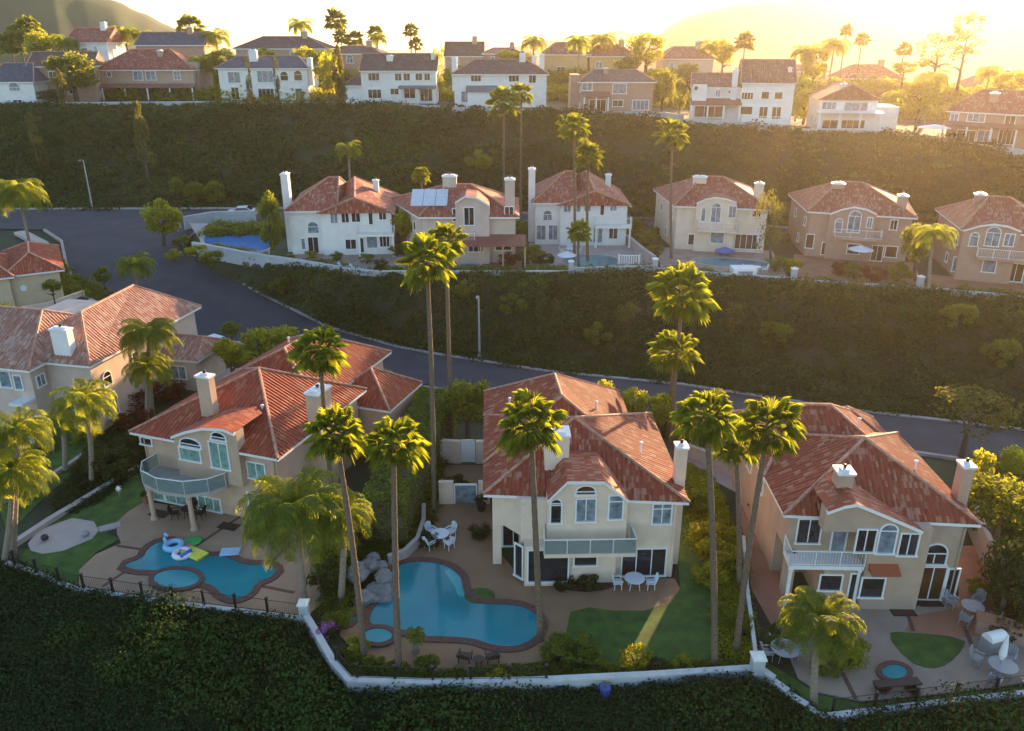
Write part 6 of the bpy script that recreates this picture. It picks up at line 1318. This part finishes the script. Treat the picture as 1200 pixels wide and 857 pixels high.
umbrella('open white umbrella on the crest beside the right-end villa', 1092, 166, 15.8, False, M_CLOTH, 2.6, 2.6); umbrella('low blue sunshade before the cream middle-row villa', 849, 299, 6, False, mat('blue_cloth', (.03, .16, .42), .8, .1), 1.0, 1.3); umbrella('open pale umbrella over the wall left of the central white villa', 664, 312, 6, False, M_CLOTH, 1.8, 1.2)
t = thing('barbecue_grill', 'white-lidded barbecue at the right edge of the paved yard', 'grill', at(1162, 762, .02), .3); s = MB(); s.box(-.6, .6, -.35, .35, .05, .85); s.build('cabinet', M_GRF, t); s = MB(); s.tube([(-.55, 0, .86), (.55, 0, .86)], .36, 14); s.build('lid', M_TRIM, t)
t = thing('grill_counter', 'brick counter behind the barbecue in the right-hand yard', 'counter', at(1176, 752, .02), -.5); s = MB(); s.box(-1.4, 1.4, 0, .8, 0, .9); s.build('base', M_BRICK, t); s = MB(); s.box(-1.5, 1.5, -.08, .88, .9, .98); s.build('top', M_PINKP, t)
t = thing('garden_bench', 'dark low bench on the curved bed of the right-hand yard', 'bench', at(1050, 808, .02), .1); s = MB(); s.box(-1.2, 1.2, -.25, .25, .4, .48); s.build('seat', M_DKW, t)
for x in (-1, 1): l = MB(); l.box(x - .06, x + .06, -.2, .2, 0, .4); l.build('leg', M_DKW, t)
def pot(label, px, py, m, r_=.3, z=0.02, tall=.5):
    t = thing('potted_plant', label, 'plant pot', at(px, py, z)); s = MB(); s.lathe([(r_ * .6, 0), (r_, tall * .8), (r_ * 1.1, tall), (r_ * .9, tall)], n=12); s.build('pot', m, t); obj('foliage', random.choice(DBUSH), t, (0, 0, tall + r_ * 1.1), 0, (r_ * 1.5,) * 3)
M_POTW = mat('white_pot', (.6, .62, .66), .5, .05); M_POTT = mat('clay_pot', (.32, .12, .06), .8, .1)
pot('potted plant in a white urn at the dividing wall', 907, 752, M_POTW, .3); pot('potted bush at the left corner of the tan villa', 884, 606, M_POTT, .45); pot('dark pot beside the small side gate', 564, 598, M_IRON, .35); pot('pot before the tan villa balcony', 945, 640, M_IRON, .35, 2.95)
pot('plant pot by the peach villa garden doors', 172, 590, M_POTT, .25)
def flt(name, label, px, py, parts, cat='pool toy'):
    b = at(px, py, .05); t = thing(name, label, cat, b, random.uniform(0, 3), 'inflatable pool toys')
    for nm, fn, m in parts: s = MB(); fn(s); s.build(nm, m, t, True)
def torus(s, R_, r_, z=.1, n=18, k=8, c=(0, 0)):
    v = []; f = []
    for i in range(n):
        for j in range(k): a, b = 2 * math.pi * i / n, 2 * math.pi * j / k; v.append((c[0] + (R_ + r_ * math.cos(b)) * math.cos(a), c[1] + (R_ + r_ * math.cos(b)) * math.sin(a), z + r_ * math.sin(b)))
    for i in range(n):
        for j in range(k): f.append((i * k + j, ((i + 1) % n) * k + j, ((i + 1) % n) * k + (j + 1) % k, i * k + (j + 1) % k))
    s.add(v, f)
PL = lambda n_, c: mat(n_, c, .35, .03)
flt('swim_ring', 'light blue swim ring with an arched neck by the pool edge', 204, 642, [('ring', lambda s: torus(s, .5, .2, .18), PL('light_blue_vinyl', (.25, .5, .75))), ('neck', lambda s: s.tube([(.5, 0, .2), (.65, 0, .6), (.5, 0, .95), (.3, 0, .85)], [.14, .11, .12, .08], 8), PL('light_blue_vinyl', (.25, .5, .75)))])
flt('swim_ring', 'white and blue swim ring floating in mid pool', 214, 651, [('ring', lambda s: torus(s, .48, .18, .15), PL('white_vinyl', (.75, .75, .8))), ('headrest', lambda s: s.tube([(-.4, -.4, .3), (-.4, .4, .3)], .14, 8), PL('blue_vinyl', (.05, .15, .55)))])
flt('air_mattress', 'yellow air mattress with pink ends floating in the pool', 228, 650, [('mattress', lambda s: [s.tube([(-.8, y, .1), (.8, y, .1)], .12, 8) for y in (-.36, -.18, 0, .18, .36)], PL('yellow_vinyl', (.75, .72, .08))), ('pillow', lambda s: s.tube([(.95, -.4, .15), (.95, .4, .15)], .15, 8), PL('pink_vinyl', (.7, .15, .4)))])
flt('air_mattress', 'flat green inflatable lying on the paving above the pool', 226, 635, [('mattress', lambda s: s.lathe([(.55, 0), (.6, .08), (.5, .14)], n=16), PL('green_vinyl', (.04, .4, .10)))])
flt('air_mattress', 'pale blue inflatable on the pool edge', 270, 648, [('mattress', lambda s: [s.tube([(-.6, y, .08), (.6, y, .08)], .1, 8) for y in (-.3, -.1, .1, .3)], PL('pale_blue_vinyl', (.35, .5, .65)))])
for px, py, lb in ((187, 602, 'dark doormat left under the round balcony'), (301, 629, 'dark doormat before the teal doors'), (1089, 706, 'dark doormat before the french doors of the tan villa'), (1058, 717, 'small dark mat before the tan villa front wall'), (268, 617, 'round dark green mat under the balcony')):
    b = at(px, py, .027); t = thing('doormat', lb, 'mat', b, -.3 if px < 400 else 0); s = MB(); s.prism([(-.7, -.4), (.7, -.4), (.7, .4), (-.7, .4)], 0, .02); s.build('mat', M_IRON, t); s = MB(); s.prism([(-.62, -.32), (.62, -.32), (.62, .32), (-.62, .32)], .02, .03); s.build('weave', M_DKW, t)
dining('in the shade under the round balcony', 222, 606, M_IRON, 'black', 3, rad=.9, tr=.5)
t = thing('garden_light', 'white star-shaped garden light on the left lawn', 'light', at(141, 584, .02)); s = MB(); s.tube([(0, 0, 0), (0, 0, .7)], .03, 5); s.build('stake', M_GRF, t); s = MB()
for k in range(8): a = k * math.pi / 4; s.tube([(0, 0, .8), (math.cos(a) * .25, math.sin(a) * .08, .8 + math.sin(a) * .25)], [.07, .01], 5)
s.build('head', M_TRIM, t)
for px, py, lb in ((53, 633, 'dark ball lying on the pale court'), (101, 628, 'grey stool at the edge of the pale court')):
    t = thing('court_toy', lb, 'toy', at(px, py, .065)); s = MB(); s.lathe([(.05, 0), (.2, .08), (.25, .22), (.2, .36), (.05, .44)], n=12); s.build('ball', M_IRON if px < 60 else M_GRF, t)
# street lamps
def lamp(label, px, pyt, py, z):
    b = at(px, py, z); d = ray(px, pyt); top = H + d.z * b.y / d.y - z; t = thing('street_lamp', label, 'street lamp', b, 0, 'street lamps'); s = MB(); s.lathe([(.22, -.3), (.2, .4), (.12, .5), (.08, top)], n=10); s.build('pole', mat('galvanised_pole', (.42, .42, .42), .5, .1, metal=.3), t)
    s = MB(); s.tube([(0, 0, top - .05), (-.1, -.3, top + .1), (-.1, -.7, top + .1)], .05, 6); s.build('arm', MATS['galvanised_pole'], t); s = MB(); s.box(-.22, .02, -1.2, -.6, top + .04, top + .18); s.build('lamp_head', M_GRF, t)
lamp('grey street lamp by the road in the middle of the dark bank', 562, 347, 420, 0); lamp('grey street lamp on the far verge near the left edge', 109, 188, 247, 5.4); lamp('grey street lamp behind the tan middle-row villa', 938, 196, 236, 5)
# cars
def car(label, loc, rz, body, kind='car'):
    t = thing('parked_car', label, 'car', loc, rz, 'parked cars'); s = MB(); W_, L_ = .9, 2.25
    prof = [(-L_, .35), (-L_, .75), (-L_ + .15, .88), (-1.15, .95), (-.75, 1.38), (.75, 1.42), (1.45, .98), (L_ - .12, .82), (L_, .62), (L_, .35)]
    def ext(pr, w_, taper=.0):
        n = len(pr); v = [(x, -w_ + (taper if z > 1.1 else 0), z) for x, z in pr] + [(x, w_ - (taper if z > 1.1 else 0), z) for x, z in pr]
        s.add(v, [tuple(range(n)), tuple(range(n, 2 * n))[::-1]] + [(i, n + i, n + (i + 1) % n, (i + 1) % n) for i in range(n)])
    ext(prof, W_, .14); s.build('body', body, t); s = MB()
    ext([(-1.08, .97), (-.72, 1.33), (.72, 1.36), (1.35, .99)], W_ + .012, .13); s.build('side_window', M_GLASS, t); s = MB()
    for a, b in (((.79, 1.40), (1.44, 1.0)), ((-.79, 1.36), (-1.15, .98))):
        v = [(a[0], -.7, a[1]), (a[0], .7, a[1]), (b[0], .78, b[1]), (b[0], -.78, b[1])]; k = .02 if a[0] > 0 else -.02; s.add(v + [(x + k, y, z + .02) for x, y, z in v], [(0, 1, 2, 3), (7, 6, 5, 4), (0, 4, 5, 1), (1, 5, 6, 2), (2, 6, 7, 3), (3, 7, 4, 0)])
    s.build('windscreen', M_GLASS, t)
    for x in (-1.4, 1.4):
        for y in (-.85, .85):
            s = MB(); s.tube([(x, y - .11, .33), (x, y + .11, .33)], .33, 16); w_ = s.build('wheel', M_IRON, t); s = MB(); s.tube([(x, y - .12, .33), (x, y + .12, .33)], .2, 12); s.build('rim', M_GRF, w_)
    for y in (-.65, .65): s = MB(); s.box(L_ - .03, L_ + .02, y - .18, y + .18, .6, .74); s.build('headlight', M_TRIM, t); s = MB(); s.box(-L_ - .02, -L_ + .03, y - .16, y + .16, .62, .76); s.build('tail_light', PL('red_lens', (.4, .02, .02)), t)
car('silver car parked in the drive right of the pinkish-roofed house', at(252, 410, .98), 2.6, mat('silver_paint', (.50, .54, .58), .25, .03, metal=.4)); car('white car parked behind the bright blue pool', at(285, 253, 6.0), .1, mat('white_car_paint', (.75, .75, .75), .25, .03))
# middle-row yard things
t = thing('hot_tub', 'white square hot tub at the wall below the cream middle-row villa', 'hot tub', at(872, 326, 6)); s = MB(); s.box(-1.3, 1.3, -.3, 1.6, 0, 1.1); s.build('shell', M_TRIM, t); s = MB(); s.box(-.8, .8, -.33, -.29, .5, .85); s.build('panel', M_GRF, t)
t = thing('slatted_screen', 'white slatted screen with a diamond top beside the teal pool', 'screen', at(737, 314, 6)); s = MB()
for k in range(9): s.box(-1.2 + k * .28, -1.12 + k * .28, -.03, .03, 0, 1.5)
s.box(-1.2, 1.15, -.035, .035, 1.45, 1.53); s.build('slats', M_TRIM, t); s = MB(); s.box(-1.3, -1.2, -.06, .06, 0, 1.7); s.box(1.15, 1.25, -.06, .06, 0, 1.7); s.build('post', M_TRIM, t)
for px, py, lb in ((408, 316, 'left'), (422, 318, 'right')):
    b = at(px, py, 6.02); t = thing('sun_lounger', f'{lb} pale blue sun lounger before the left white villa', 'lounger', b, 0, 'sun loungers in the middle row'); s = MB(); s.box(-.75, .75, -.35, .35, .3, .4); s.build('mattress', PL('lounger_blue', (.35, .5, .6)), t); s = MB(); s.add([(-.75, -.35, .4), (-.75, .35, .4), (-1.2, .35, .85), (-1.2, -.35, .85), (-.7, -.35, .46), (-.7, .35, .46), (-1.12, .35, .9), (-1.12, -.35, .9)], [(3, 2, 1, 0), (4, 5, 6, 7), (0, 1, 5, 4), (1, 2, 6, 5), (2, 3, 7, 6), (3, 0, 4, 7)]); s.build('backrest', PL('lounger_blue', (.35, .5, .6)), t)
    for x in (-.6, .6): s = MB(); s.box(x - .03, x + .03, -.3, .3, 0, .3); s.build('leg', M_GRF, t)
t = thing('blue_flower_pot', 'blue glazed pot with a yellow spiky plant below the near wall', 'plant pot', at(709, 812, .2)); s = MB(); s.lathe([(.15, -.9), (.28, 0), (.3, .35), (.25, .4)], n=12); s.build('pot', PL('blue_glaze', (.02, .05, .22)), t); s = MB()
for k in range(14): a = k * .9; s.add([(0, .03, .35), (0, -.03, .35), (math.cos(a) * .25, math.sin(a) * .25, 1.3)], [(0, 1, 2)])
s.build('leaves', L_YELL, t)
# ------------------------------------------------------------------ haze: the golden evening air
hz = MB(); hz.box(-4600, 4600, -80, 4600, -60, 92); hm = bpy.data.materials.new('haze'); hm.use_nodes = True; n = hm.node_tree; n.nodes.clear()
o_ = n.nodes.new('ShaderNodeOutputMaterial'); pv = n.nodes.new('ShaderNodeVolumePrincipled'); n.links.new(pv.outputs[0], o_.inputs['Volume'])
pv.inputs['Color'].default_value = (1, .84, .68, 1); pv.inputs['Density'].default_value = .00018; pv.inputs['Anisotropy'].default_value = .76
tag(hz.build('haze', hm), kind='stuff')
